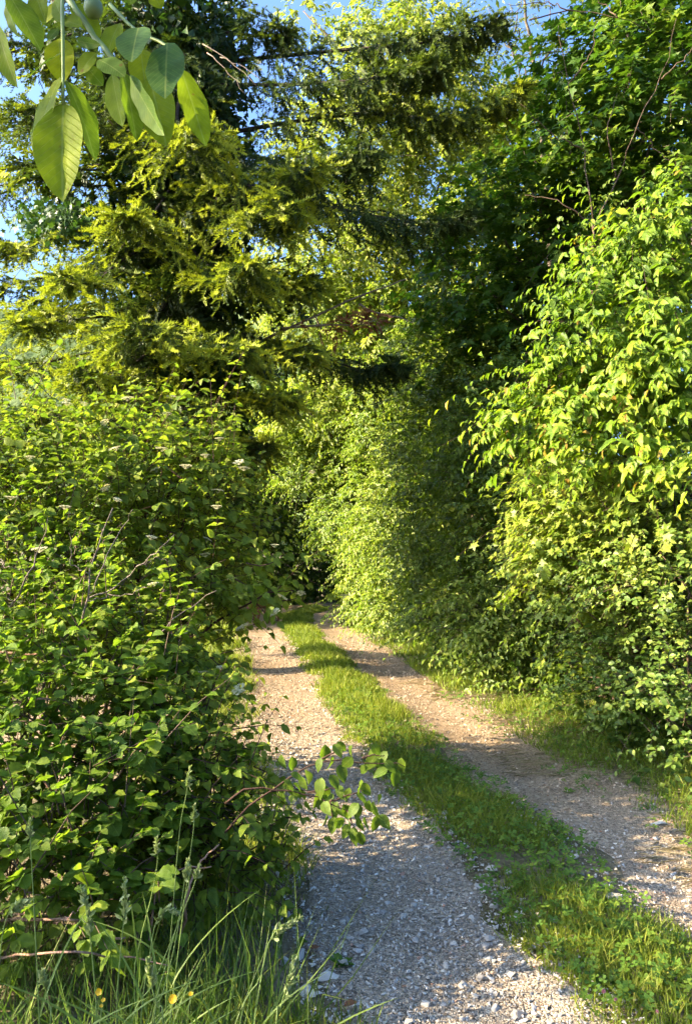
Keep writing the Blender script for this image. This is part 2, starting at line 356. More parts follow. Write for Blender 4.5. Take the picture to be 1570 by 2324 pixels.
def join(parts):
    V, T, o = [], [], 0
    for v, t in parts: V.append(v); T.append(t + o); o += len(v)
    return np.concatenate(V), np.concatenate(T)
def tubes_many(pts, r0, r1):
    """many 3-sided twigs at once: pts (n, m, 3)"""
    n, m, _ = pts.shape; d = unit(pts[:, -1] - pts[:, 0]); e1 = unit(np.cross(d, np.array([0.21, 0.35, 0.91]))); e2 = np.cross(d, e1)
    a = np.arange(3) * 2.0944; rr = r0[:, None] + (r1 - r0)[:, None] * np.linspace(0, 1, m)[None]
    V = pts[:, :, None] + rr[:, :, None, None] * (np.cos(a)[None, None, :, None] * e1[:, None, None] + np.sin(a)[None, None, :, None] * e2[:, None, None])
    base = []
    for i in range(m - 1):
        for k in range(3):
            a0, a1 = i * 3 + k, i * 3 + (k + 1) % 3; base += [(a0, a1, a1 + 3), (a0, a1 + 3, a0 + 3)]
    T = (np.array(base)[None] + (np.arange(n) * m * 3)[:, None, None]).reshape(-1, 3)
    return V.reshape(-1, 3), T
def curve(pts, n=10, wob=0.0):
    """smooth curve through points"""
    p = np.asarray(pts, float)
    if len(p) == 2: q = p[0] + (p[1] - p[0]) * np.linspace(0, 1, n)[:, None]
    else:
        pp = np.concatenate([[2 * p[0] - p[1]], p, [2 * p[-1] - p[-2]]]); q = []
        for s in np.linspace(0, len(p) - 1 - 1e-6, n):
            i = int(s); t = s - i; a, b, c, d = pp[i:i + 4]
            q.append(0.5 * (2 * b + (c - a) * t + (2 * a - 5 * b + 4 * c - d) * t * t + (-a + 3 * b - 3 * c + d) * t ** 3))
        q = np.array(q)
    if wob:
        w = gau(len(q), 3) * wob; w[0] = 0; q = q + w
    return q
def wood(root, name, pts, r0, r1, mat, n=9, wob=0.0, sides=6, M_=None):
    q = curve(pts, n, wob); V, T = tube(q, np.linspace(r0, r1, len(q)), sides)
    return add(name, mk_mesh(name, V, T, None, mat), root)

# ------------------------------------------------------------------ sprays: twigs with leaves along them, spread through crown lobes
def sprays(lobes, dens, tlen, nleaf, ll, lw, up=0.25, droop=0.35, hang=0.25, tint=(0.5, 0.22), shell=(0.45, 1.0), face=0.0, sunn=0.35, flat=0.75, jit=0.5, bottom=-0.55, stray=0.10, holes=1.0, thick=1.0, order='alt', bias=(0, 0, 0)):
    """lobes: (centre xyz, radii xyz[, weight]); dens twigs per square metre of lobe shell. Returns leaf arrays and twig curves"""
    PS, DS, OUT = [], [], []
    for lb in lobes:
        c, r = np.array(lb[0], float), np.array(lb[1], float); wgt = lb[2] if len(lb) > 2 else 1.0
        area = 4 * math.pi * ((r[0] * r[1]) ** 1.6 / 3 + (r[0] * r[2]) ** 1.6 / 3 + (r[1] * r[2]) ** 1.6 / 3) ** (1 / 1.6)
        n = max(4, int(area * dens * wgt)); d = unit(gau(n * 2, 3)); d = d[d[:, 2] > bottom][:n]
        if face:
            tocam = unit(np.array([0, 0, 2.0]) - c); keep = rnd(len(d)) < np.clip(0.5 + face * (d @ tocam) + 0.15, 0.12, 1); d = d[keep]
        rad = shell[0] + (shell[1] - shell[0]) * rnd(len(d), 1) ** 0.7
        rad = rad * (0.80 + 0.42 * vnoise(d[:, 0] * 2 + c[0] * 3, d[:, 2] * 2 + d[:, 1] * 1.7, 1.3)[:, None])
        PS.append(c + r * d * rad); DS.append(unit(unit(d / r) * 0.9 + gau(len(d), 3) * jit + np.array([0, 0, up]) + np.array(bias))); OUT.append(unit(d / r))
    P0, D0, O = np.concatenate(PS), np.concatenate(DS), np.concatenate(OUT)
    # shoots that stick out and hollows between, so the outline is ragged
    hole = vnoise(P0[:, 0] * 1.9 + P0[:, 1] * .8, P0[:, 2] * 1.9 + 11, holes) ; k_ = rnd(len(P0)) < np.clip((hole - .06) * 4.0 * thick, .10, 1); P0, D0, O = P0[k_], D0[k_], O[k_]
    n = len(P0); tl = tlen * (0.45 + 0.8 * rnd(n)); st = rnd(n) < stray; tl = np.where(st, tl * 1.7, tl); P0 = P0 + O * (st * tlen * .5)[:, None]; m = 3
    tt = np.linspace(0, 1, m); dr = droop * (0.5 + rnd(n))
    pts = P0[:, None] + D0[:, None] * (tt[None, :, None] * tl[:, None, None]) - np.array([0, 0, 1.0]) * (dr[:, None] * tl[:, None] * tt[None] ** 2)[:, :, None]
    k = nleaf; ia = np.arange(k)
    if order == 'tri':      # leaflets in threes
        tq = np.broadcast_to(((ia // 3 + 1) / math.ceil(k / 3))[None], (n, k)) + np.repeat((rnd(n, (k + 2) // 3) - .5) * .25, 3, 1)[:, :k]; sgn = np.array([1.0, 0.0, -1.0])[ia % 3]
    elif order == 'pair':   # opposite pairs and one at the tip
        tq = np.broadcast_to(((ia // 2 + 1) / math.ceil(k / 2))[None], (n, k)) + np.repeat((rnd(n, (k + 1) // 2) - .5) * .12, 2, 1)[:, :k]; sgn = np.where(ia % 2 == 0, 1.0, -1.0)
    else:
        tq = np.linspace(0.12, 1.0, k)[None] + (rnd(n, k) - 0.5) * 0.5 / k; sgn = np.where(ia % 2 == 0, 1.0, -1.0); sgn[-1] = 0
    PL = P0[:, None] + D0[:, None] * (tq * tl[:, None])[:, :, None] - np.array([0, 0, 1.0]) * (dr[:, None] * tl[:, None] * tq ** 2)[:, :, None]
    TG = unit(D0[:, None] - np.array([0, 0, 1.0]) * (2 * dr[:, None] * tq)[:, :, None])
    side = unit(np.cross(TG, np.array([0, 0, 1.0]))); sg = sgn[None, :, None]
    DL = unit(TG * 0.6 + sg * side * 0.85 + gau(n, k, 3) * (0.28 if order == 'alt' else .2) - np.array([0, 0, hang]))
    NL = np.array([0, 0, flat]) + O[:, None] * 0.35 + SUN * sunn + gau(n, k, 3) * 0.38
    NL = unit(NL - (NL * DL).sum(-1, keepdims=True) * DL)
    L = ll * (0.50 + 0.75 * rnd(n, k)) * (0.8 + .4 * rnd(n, 1)) * (1 - 0.25 * (tq > 0.9)); W = L * lw / ll * (0.85 + 0.3 * rnd(n, k))
    clump = vnoise(P0[:, 0] * 2.1 + 9, P0[:, 2] * 2.1 + P0[:, 1] * 1.3)
    TI = np.clip(tint[0] + (clump[:, None] - 0.5) * 0.55 + gau(n, k) * tint[1] + (tq - 0.6) * 0.25, 0, 1)
    f = lambda a: a.reshape((-1,) + a.shape[2:])
    return (f(PL), f(DL), f(NL), f(L), f(W), f(TI)), pts
def shrub(name, label, cat, base, lobes, key, mat, twigmat, dens=40, tlen=0.35, nleaf=9, ll=0.07, lw=0.04, singles=0, group=None, trunk_r=0.03, stems=True, trunk=None, twig_r=0.0022, twig_every=1, **kw):
    base = np.array(base, float); root = thing(name, label, cat, base, group)
    arr, pts = sprays(lobes, dens, tlen, nleaf, ll, lw, **kw)
    tp_ = pts[::twig_every]; V, T = tubes_many(tp_, np.full(len(tp_), twig_r * 1.6), np.full(len(tp_), twig_r * 0.6))
    add('twigs', mk_mesh('twigs', V, T, None, twigmat), root, kind='stuff')
    if trunk is not None:
        wood(root, 'trunk', trunk, trunk_r, trunk_r * 0.35, M['greybark'], 14, trunk_r * 0.12, 9)
        tq = curve(trunk, 30)
    for lb in (lobes if stems else []):
        c = np.array(lb[0], float); r = np.array(lb[1], float)
        s = base + np.array([gau() * 0.08, gau() * 0.08, -0.03]) if trunk is None else tq[np.argmin(np.linalg.norm(tq - (c - np.array([0, 0, r[2] * 1.2])), axis=1))]
        mid = s * 0.45 + c * 0.55 + np.array([0, 0, (0.12 if trunk is None else -0.15) * np.linalg.norm(c - s)]) + gau(3) * 0.08
        rr = trunk_r * (0.8 if trunk is None else 0.42)
        wood(root, 'stem' if trunk is None else 'limb', [s, mid, c + np.array([0, 0, r[2] * 0.35])], rr, rr * 0.25, twigmat if trunk is None else M['greybark'], 9, rr * 0.3, 6)
    foliage(root, key, mat, arr, singles)
    return root, arr, pts

# ------------------------------------------------------------------ ground, wheel tracks, gravel, hill
PC = np.array([(2.35, -3), (1.98, -1), (1.75, 0.3), (1.5, 1.5), (1.25, 2.7), (1.0, 3.87), (.68, 5.28), (.46, 6.46), (.18, 8.3), (-.3, 11.7), (-.77, 14.6), (-1.1, 17.2), (-1.22, 19.5), (-0.95, 21.5), (0.0, 23.5), (1.8, 25), (4.2, 26)])
PATH = curve(np.c_[PC, np.zeros(len(PC))], 260)[:, :2]
def cx(y):
    m = PATH[:, 1] < 21.5
    return np.interp(y, PATH[m, 1], PATH[m, 0])
def gh(x, y):
    """height of the ground"""
    x = np.asarray(x, float); y = np.asarray(y, float); s = x - cx(y)
    near = np.exp(-((np.maximum(0, np.abs(y - 10) - 16) / 12) ** 2))
    h = 0.045 * np.exp(-(s / 0.30) ** 2) + 0.22 * np.clip((s - 1.5) / 1.6, 0, 1) ** 1.5 + 0.10 * np.clip((-s - 1.35) / 1.2, 0, 1)
    h = h - 0.02 * np.exp(-((np.abs(s) - 0.78) / 0.25) ** 2)
    return near * (h + 0.025 * (vnoise(x, y, 1.3) - 0.5) + 0.012 * (vnoise(x + 7, y, 5.0) - 0.5)) + 0.0
def grid_tris(ny, nx):
    i = np.arange(ny * nx).reshape(ny, nx); a, b, c, d = i[:-1, :-1], i[:-1, 1:], i[1:, 1:], i[1:, :-1]
    return np.stack([a, b, c, d], -1).reshape(-1, 4)
def gravel_mat(name, dirt, tan):
    m, t, out = newmat(name); tc = N(t, 'ShaderNodeTexCoord')
    v1 = N(t, 'ShaderNodeTexVoronoi', feature='F1'); v1.inputs['Scale'].default_value = 62; t.links.new(tc.outputs['Object'], v1.inputs[0])
    v2 = N(t, 'ShaderNodeTexVoronoi', feature='F1'); v2.inputs['Scale'].default_value = 155; t.links.new(tc.outputs['Object'], v2.inputs[0])
    sx = N(t, 'ShaderNodeSeparateColor'); t.links.new(v1.outputs['Color'], sx.inputs[0])
    sx2 = N(t, 'ShaderNodeSeparateColor'); t.links.new(v2.outputs['Color'], sx2.inputs[0])
    r1 = ramp(t, [(0.0, (0.17, 0.14, 0.105)), (0.35, (0.37, 0.305, 0.225)), (0.7, (0.52, 0.44, 0.335)), (1.0, (0.68, 0.60, 0.47))]); t.links.new(sx.outputs[0], r1.inputs[0])
    r2 = ramp(t, [(0.0, (0.13, 0.10, 0.075)), (0.5, (0.39, 0.31, 0.22)), (1.0, (0.62, 0.53, 0.40))]); t.links.new(sx2.outputs[0], r2.inputs[0])
    n1 = N(t, 'ShaderNodeTexNoise'); n1.inputs['Scale'].default_value = 3.2; n1.inputs['Detail'].default_value = 6; t.links.new(tc.outputs['Object'], n1.inputs[0])
    k = N(t, 'ShaderNodeMapRange'); k.inputs[1].default_value = 0.40; k.inputs[2].default_value = 0.62; t.links.new(n1.outputs[0], k.inputs[0])
    mx = N(t, 'ShaderNodeMix', data_type='RGBA'); t.links.new(k.outputs[0], mx.inputs[0]); t.links.new(r2.outputs[0], mx.inputs[6]); t.links.new(r1.outputs[0], mx.inputs[7])
    n2 = N(t, 'ShaderNodeTexNoise'); n2.inputs['Scale'].default_value = 1.7; n2.inputs['Detail'].default_value = 8; n2.inputs['Roughness'].default_value = 0.7; t.links.new(tc.outputs['Object'], n2.inputs[0])
    k2 = N(t, 'ShaderNodeMapRange'); k2.inputs[1].default_value = 0.5 - 0.15; k2.inputs[2].default_value = 0.5 + 0.2; k2.inputs[4].default_value = dirt; t.links.new(n2.outputs[0], k2.inputs[0])
    m2 = N(t, 'ShaderNodeMix', data_type='RGBA'); t.links.new(k2.outputs[0], m2.inputs[0]); t.links.new(mx.outputs[2], m2.inputs[6]); m2.inputs[7].default_value = (0.36, 0.27, 0.18, 1)
    # the lane colour is pale at the near end and turns tan farther on
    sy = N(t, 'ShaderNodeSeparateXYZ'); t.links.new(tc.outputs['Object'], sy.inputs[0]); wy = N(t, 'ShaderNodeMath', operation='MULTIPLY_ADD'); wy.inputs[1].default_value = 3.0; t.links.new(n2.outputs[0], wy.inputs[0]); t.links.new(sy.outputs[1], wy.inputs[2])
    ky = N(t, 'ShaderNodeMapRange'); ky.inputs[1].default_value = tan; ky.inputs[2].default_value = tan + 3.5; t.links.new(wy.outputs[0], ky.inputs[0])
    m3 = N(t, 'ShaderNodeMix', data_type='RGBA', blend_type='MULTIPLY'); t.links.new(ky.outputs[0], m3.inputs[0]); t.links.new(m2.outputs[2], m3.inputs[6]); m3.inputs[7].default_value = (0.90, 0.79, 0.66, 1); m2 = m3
    p = N(t, 'ShaderNodeBsdfPrincipled'); p.inputs['Roughness'].default_value = 0.9; p.inputs['Specular IOR Level'].default_value = 0.15
    b = N(t, 'ShaderNodeBump'); b.inputs['Strength'].default_value = 1.0; b.inputs['Distance'].default_value = 0.02; b.invert = True
    t.links.new(v1.outputs['Distance'], b.inputs['Height'])
    b2 = N(t, 'ShaderNodeBump'); b2.inputs['Strength'].default_value = 1.0; b2.inputs['Distance'].default_value = 0.01; b2.invert = True
    t.links.new(v2.outputs['Distance'], b2.inputs['Height']); t.links.new(b.outputs[0], b2.inputs['Normal']); t.links.new(b2.outputs[0], p.inputs['Normal'])
    t.links.new(m2.outputs[2], p.inputs['Base Color']); t.links.new(p.outputs[0], out.inputs[0])
    return m
def soil_mat():
    m, t, out = newmat('soil_and_litter'); tc = N(t, 'ShaderNodeTexCoord')
    n = N(t, 'ShaderNodeTexNoise'); n.inputs['Scale'].default_value = 1.1; n.inputs['Detail'].default_value = 9; n.inputs['Roughness'].default_value = 0.7; t.links.new(tc.outputs['Object'], n.inputs[0])
    f = N(t, 'ShaderNodeTexNoise'); f.inputs['Scale'].default_value = 45; f.inputs['Detail'].default_value = 5; t.links.new(tc.outputs['Object'], f.inputs[0])
    r = ramp(t, [(0.3, (0.08, 0.075, 0.035)), (0.52, (0.16, 0.13, 0.075)), (0.75, (0.27, 0.22, 0.14))]); t.links.new(n.outputs[0], r.inputs[0])
    r2 = ramp(t, [(0.3, (0.5, 0.5, 0.5)), (0.7, (1.3, 1.3, 1.3))]); t.links.new(f.outputs[0], r2.inputs[0])
    mm = N(t, 'ShaderNodeMix', data_type='RGBA', blend_type='MULTIPLY'); mm.inputs[0].default_value = 1; t.links.new(r.outputs[0], mm.inputs[6]); t.links.new(r2.outputs[0], mm.inputs[7])
    p = N(t, 'ShaderNodeBsdfPrincipled'); p.inputs['Roughness'].default_value = 0.95; p.inputs['Specular IOR Level'].default_value = 0.1
    b = N(t, 'ShaderNodeBump'); b.inputs['Strength'].default_value = 0.8; b.inputs['Distance'].default_value = 0.03; t.links.new(f.outputs[0], b.inputs['Height']); t.links.new(b.outputs[0], p.inputs['Normal'])
    t.links.new(mm.outputs[2], p.inputs['Base Color']); t.links.new(p.outputs[0], out.inputs[0]); return m
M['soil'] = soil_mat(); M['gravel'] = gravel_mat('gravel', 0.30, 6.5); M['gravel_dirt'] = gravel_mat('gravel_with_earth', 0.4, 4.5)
def lines(a, b, st, far):
    g = [b]; s = st
    while g[-1] < far: s *= 1.35; g.append(g[-1] + s)
    l = [a]; s = st
    while l[-1] > -far: s *= 1.35; l.append(l[-1] - s)
    return np.array(l[::-1] + list(np.arange(a + st, b, st)) + g)
gx, gy = lines(-7, 7, .14, 5000), lines(-2, 28, .16, 5000)
X, Y = np.meshgrid(gx, gy); Z = gh(X, Y)
V = np.stack([X, Y, Z], -1).reshape(-1, 3)
o = add('ground', mk_mesh('ground', V, grid_tris(len(gy), len(gx)), None, M['soil'])); o['kind'] = 'structure'

TAN = unit(np.gradient(PATH, axis=0)); NOR = np.stack([TAN[:, 1], -TAN[:, 0]], -1)     # NOR points right of the path
def ribbon(name, o0, o1, mat, nx=16):
    nn = 520; s = np.linspace(0, len(PATH) - 1, nn); i = np.minimum(s.astype(int), len(PATH) - 2); f = (s - i)[:, None]
    p = PATH[i] * (1 - f) + PATH[i + 1] * f; q = NOR[i] * (1 - f) + NOR[i + 1] * f
    e0 = o0 + 0.22 * (vnoise(s * .13, s * 0 + 3) - .5) + 0.10 * (vnoise(s * .6, s * 0 + 5) - .5); e1 = o1 + 0.22 * (vnoise(s * .13, s * 0 + 9) - .5) + 0.10 * (vnoise(s * .6, s * 0 + 15) - .5)
    k = np.linspace(0, 1, nx)[None]; off = e0[:, None] * (1 - k) + e1[:, None] * k
    xy = p[:, None] + q[:, None] * off[:, :, None]
    z = gh(xy[..., 0], xy[..., 1]) + 0.010 + 0.008 * (vnoise(xy[..., 0], xy[..., 1], 9) - .5)
    z[:, 0] -= 0.03; z[:, -1] -= 0.03
    ob = add(name, mk_mesh(name, np.concatenate([xy, z[..., None]], -1).reshape(-1, 3), grid_tris(nn, nx), None, mat)); ob['kind'] = 'structure'
    return ob
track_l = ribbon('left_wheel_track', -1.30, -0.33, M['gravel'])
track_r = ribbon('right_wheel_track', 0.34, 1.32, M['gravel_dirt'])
# a bare gravel pull-in opening to the left behind the near shrubs
sx_, sy_ = np.meshgrid(np.linspace(-9, -0.6, 60), np.linspace(0, 1, 26))
yy = 5.2 + 0.12 * sx_ + sy_ * (3.4 + 0.25 * np.sin(sx_)) + 0.3 * (vnoise(sx_, sy_ * 3, 1.1) - .5)
zz = gh(sx_, yy) + 0.006; zz[0] -= .03; zz[-1] -= .03
o = add('side_track', mk_mesh('side_track', np.stack([sx_, yy, zz], -1).reshape(-1, 3), grid_tris(26, 60), None, M['gravel_dirt'])); o['kind'] = 'structure'

# stones: angular limestone chips
def stone_mat(name='limestone', k=(1, 1, 1)):
    m, t, out = newmat(name); a = N(t, 'ShaderNodeAttribute', attribute_name='luv'); s = N(t, 'ShaderNodeSeparateXYZ'); t.links.new(a.outputs['Vector'], s.inputs[0])
    r = ramp(t, [(0.0, (0.20, 0.18, 0.15)), (0.25, (0.38, 0.34, 0.285)), (0.6, (0.52, 0.475, 0.40)), (0.93, (0.66, 0.61, 0.52)), (1.0, (0.40, 0.24, 0.16))]); t.links.new(s.outputs[2], r.inputs[0])
    tc = N(t, 'ShaderNodeTexCoord'); n = N(t, 'ShaderNodeTexNoise'); n.inputs['Scale'].default_value = 60; n.inputs['Detail'].default_value = 5; t.links.new(tc.outputs['Object'], n.inputs[0])
    r2 = ramp(t, [(0.3, [.75 * q for q in k]), (0.7, [1.1 * q for q in k])]); t.links.new(n.outputs[0], r2.inputs[0])
    mm = N(t, 'ShaderNodeMix', data_type='RGBA', blend_type='MULTIPLY'); mm.inputs[0].default_value = 1; t.links.new(r.outputs[0], mm.inputs[6]); t.links.new(r2.outputs[0], mm.inputs[7])
    p = N(t, 'ShaderNodeBsdfPrincipled'); p.inputs['Roughness'].default_value = 0.85; p.inputs['Specular IOR Level'].default_value = 0.2
    b = N(t, 'ShaderNodeBump'); b.inputs['Strength'].default_value = 0.4; b.inputs['Distance'].default_value = 0.01; t.links.new(n.outputs[0], b.inputs['Height']); t.links.new(b.outputs[0], p.inputs['Normal'])
    t.links.new(mm.outputs[2], p.inputs['Base Color']); t.links.new(p.outputs[0], out.inputs[0]); return m
M['stone'] = stone_mat(); M['stone_tan'] = stone_mat('tan_limestone', (0.82, 0.72, 0.60))  # second stone colour is tan, for chips farther along the lane
import bmesh
def stone_tpl(seed, npt=11):
    r = np.random.default_rng(seed); p = unit(r.normal(size=(npt, 3))) * (0.42 + 0.1 * r.random((npt, 1))); p[:, 2] *= 0.62
    bm = bmesh.new(); [bm.verts.new(q) for q in p]
    res = bmesh.ops.convex_hull(bm, input=bm.verts); bmesh.ops.delete(bm, geom=list({g for g in res['geom_interior'] + res['geom_unused'] if isinstance(g, bmesh.types.BMVert)}), context='VERTS')
    bm.verts.index_update(); v = np.array([q.co[:] for q in bm.verts]); t = np.array([[w.index for w in f.verts] for f in bm.faces]); bm.free()
    return v, t
STN = [stone_tpl(s) for s in range(10)]; CHIP = [stone_tpl(s, 6) for s in range(20, 32)]
def track_points(n, o0, o1, y0, y1, power):
    y = y0 + (y1 - y0) * rnd(n) ** power; off = o0 + (o1 - o0) * rnd(n)
    x = cx(y) + off * 1.02
    return x, y
def stones(parent, o0, o1, n_chip, n_big, seed, big=(0.022, 0.065), y1=15):
    x, y = track_points(n_chip, o0, o1, 2.2, y1, 1.7)
    sz = 0.008 + 0.020 * rnd(n_chip) ** 2.6; sz *= (0.85 + 0.06 * y)
    keep = vnoise(x, y, 2.3) + 0.5 * rnd(n_chip) + .25 * (y < 5) > 0.40; x, y, sz = x[keep], y[keep], sz[keep]; n = len(x)
    P = np.stack([x, y, gh(x, y) + 0.010 + sz * 0.16], -1)
    a = rnd(n) * 6.283; D = np.stack([np.cos(a), np.sin(a), gau(n) * 0.2], -1); Nn = np.array([0, 0, 1.0]) + gau(n, 3) * 0.25
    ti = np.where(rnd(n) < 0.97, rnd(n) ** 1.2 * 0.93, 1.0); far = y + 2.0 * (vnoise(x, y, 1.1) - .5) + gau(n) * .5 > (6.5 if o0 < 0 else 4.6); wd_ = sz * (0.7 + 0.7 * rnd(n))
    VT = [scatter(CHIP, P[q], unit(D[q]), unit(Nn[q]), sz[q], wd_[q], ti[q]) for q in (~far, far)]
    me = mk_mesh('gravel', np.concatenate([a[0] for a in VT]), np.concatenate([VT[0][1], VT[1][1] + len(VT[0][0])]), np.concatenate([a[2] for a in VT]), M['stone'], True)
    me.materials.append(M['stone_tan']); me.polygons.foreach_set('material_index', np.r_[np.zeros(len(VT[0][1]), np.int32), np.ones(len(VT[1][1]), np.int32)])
    add('gravel', me, parent, kind='stuff')
    x, y = track_points(n_big, o0 - .05, o1 + .05, 2.3, 5.2, 1.25); sz = big[0] + (big[1] - big[0]) * rnd(n_big) ** 2.4
    ms = {}
    for i in range(n_big):
        j, b = int(R_.integers(0, 10)), int(R_.integers(0, 9)); b = 8 if rnd() < 0.05 else min(b, 7)
        if (j, b) not in ms:
            v, t = STN[j]; lu = np.zeros_like(v); lu[:, 2] = 1.0 if b == 8 else 0.12 + 0.45 * b / 7; ms[(j, b)] = mk_mesh('stone', v, t, lu, M['stone'], True)
        s = float(sz[i]); zz = float(gh(x[i], y[i])) + 0.010 + s * 0.08
        Mx = Matrix.Translation((x[i], y[i], zz)) @ Matrix.Rotation(rnd() * 6.28, 4, 'Z') @ Matrix.Rotation(gau() * 0.15, 4, 'X') @ Matrix.Diagonal((s, s * (0.6 + 0.5 * rnd()), s * (0.7 + 0.3 * rnd()), 1))
        add('stone', ms[(j, b)], parent, Mx)
stones(track_l, -1.34, -0.20, 23000, 290, 1)
stones(track_r, 0.24, 1.5, 14000, 150, 2, (0.02, 0.05))
# three larger embedded stones on the right track and one at the verge
for k, (dx, dy, s) in enumerate([(1492, 1862, .13), (1395, 2035, .10), (1300, 1945, .05), (745, 2190, .11), (700, 2225, .09)]):
    p = at(dx, dy, 1.65 * F / (dy - 1252)); v, t = STN[k]; lu = np.zeros_like(v); lu[:, 2] = (0.55, 0.4, 0.7, 0.75, 0.7)[k]
    z = float(gh(p[0], p[1]))
    add('stone', mk_mesh('stone', v, t, lu, M['stone'], True), track_r if k < 3 else track_l, Matrix.Translation((p[0], p[1], z + 0.01)) @ Matrix.Diagonal((s, s * .7, s * .6, 1)))

# far wooded hill on the left
hm, t, out = newmat('wooded_hill'); tc = N(t, 'ShaderNodeTexCoord')
n1 = N(t, 'ShaderNodeTexNoise'); n1.inputs['Scale'].default_value = 0.05; n1.inputs['Detail'].default_value = 8; t.links.new(tc.outputs['Object'], n1.inputs[0])
r = ramp(t, [(0.35, (0.055, 0.085, 0.035)), (0.65, (0.12, 0.155, 0.065))]); t.links.new(n1.outputs[0], r.inputs[0])  # green muted to stand in for distance haze
p = N(t, 'ShaderNodeBsdfPrincipled'); p.inputs['Roughness'].default_value = 1.0; p.inputs['Specular IOR Level'].default_value = 0.0
b = N(t, 'ShaderNodeBump'); b.inputs['Strength'].default_value = 1.0; b.inputs['Distance'].default_value = 12.0; t.links.new(n1.outputs[0], b.inputs['Height']); t.links.new(b.outputs[0], p.inputs['Normal'])
t.links.new(r.outputs[0], p.inputs['Base Color']); t.links.new(p.outputs[0], out.inputs[0])
hx, hy = np.meshgrid(np.linspace(-2600, 500, 220), np.linspace(900, 2300, 120))
ridge = 530 + 60 * np.sin(hx / 310.0) + 90 * (vnoise(hx, hy, 1 / 260.) - .5) + 0.04 * hx
hz = ridge * np.exp(-((hy - 1500) / 330) ** 2) + 26 * (vnoise(hx, hy, 1 / 45.) - .5) + 14 * (vnoise(hx, hy, 1 / 17.) - .5)
hz *= np.clip((500 - hx) / 500, 0, 1) ** 0.6; hz[0] = hz[-1] = -20; hz[:, -1] = -20
o = add('hill', mk_mesh('hill', np.stack([hx, hy, hz], -1).reshape(-1, 3), grid_tris(120, 220), None, hm)); o['kind'] = 'structure'

# ------------------------------------------------------------------ grass and clover on the strip and verges
def blades(x, y, hgt, wid, tint, lean=0.35, mat=None, name='grass', label=None, cat='grass'):
    n = len(x); a = rnd(n) * 6.283
    P = np.stack([x, y, gh(x, y) - 0.004], -1); D = unit(np.stack([np.cos(a) * lean * rnd(n) * 1.6, np.sin(a) * lean * rnd(n) * 1.6, np.ones(n)], -1))
    b = rnd(n) * 6.283; Nn = np.stack([np.cos(b), np.sin(b), 0.1 + 0 * b], -1); Nn = unit(Nn - (Nn * D).sum(-1, keepdims=True) * D)
    Vv, T, lu, _ = scatter(TP['grass'], P, D, Nn, hgt, wid, np.clip(tint, 0, 1))
    ob = add(name, mk_mesh(name, Vv, T, lu, mat or M['grass'])); ob['kind'] = 'stuff'; ob['label'] = label; ob['category'] = cat
    return ob
def strip_pts(n, o0, o1, y0, y1, power=1.6):
    y = y0 + (y1 - y0) * rnd(n) ** power; x = cx(y) + o0 + (o1 - o0) * rnd(n); return x, y
x, y = strip_pts(95000, -0.47, 0.47, 1.9, 22.5, 1.55)
edge = np.abs(x - cx(y) + .12 * (vnoise(x * 0, y, 1.4) - .5) + .08 * (vnoise(x * 0 + 5, y, 5) - .5)) / 0.39; pt = .6 * vnoise(x, y, 2.2) + .4 * vnoise(x, y, 7.3); k = rnd(len(x)) < np.clip(1.12 - edge ** 3 + (pt - .5) * 2.8, 0, 1); x, y, pt = x[k], y[k], pt[k]
hg = (0.020 + 0.070 * rnd(len(x)) ** 2.2) * (0.5 + 1.0 * pt) * (1.0 + 0.03 * np.minimum(y, 14)) * (1.15 - .5 * np.clip(np.abs(x - cx(y)) / .45, 0, 1) ** 2)
blades(x, y, hg, 0.0035 + 0.00075 * y, 0.5 + 0.6 * (pt - .5) + gau(len(x)) * .22, lean=.7, name='grass', label='short green grass strip growing between the two wheel tracks')
x, y = strip_pts(42000, 1.12, 2.6, 4.2, 20.5, 1.5)
s = x - cx(y); pt = vnoise(x, y, 1.6); k = rnd(len(x)) < np.clip(0.35 + 2.0 * (s - 1.15) - 0.35 * (s - 1.6) + (pt - .5) * 2.0, 0.03, 1); x, y, pt = x[k], y[k], pt[k]
blades(x, y, (0.03 + 0.11 * rnd(len(x)) ** 2) * (0.4 + 1.2 * pt), 0.004 + 0.0008 * y, 0.40 + 0.5 * (pt - .5) + gau(len(x)) * .2, 0.6, name='grass', label='longer verge grass between right wheel track and the hedge')
x, y = strip_pts(24000, -2.0, -1.12, 2.2, 19.5, 1.3)
s = -(x - cx(y)); pt = vnoise(x, y, 1.9); k = rnd(len(x)) < np.clip(0.2 + 1.6 * (s - 1.2) + (pt - .5) * 1.8, 0.03, 1); x, y, pt = x[k], y[k], pt[k]
blades(x, y, (0.05 + 0.14 * rnd(len(x)) ** 1.6) * (0.5 + 1.0 * pt) * np.where(y < 4, .6, 1), 0.004 + 0.0008 * y, 0.5 + 0.5 * (pt - .5) + gau(len(x)) * .2, 0.5, name='grass', label='verge grass along the left edge of the left wheel track')
# rough pasture beyond the shrubs on the left
x = -16 + 14 * rnd(14000); y = 8.5 + 12 * rnd(14000); k = x < cx(y) - 1.5; x, y = x[k], y[k]
blades(x, y, 0.12 + 0.25 * rnd(len(x)), 0.012 + 0 * x, 0.6 + gau(len(x)) * .2, 0.6, name='grass', label='rough meadow grass beyond the shrubs and spruce on the left')
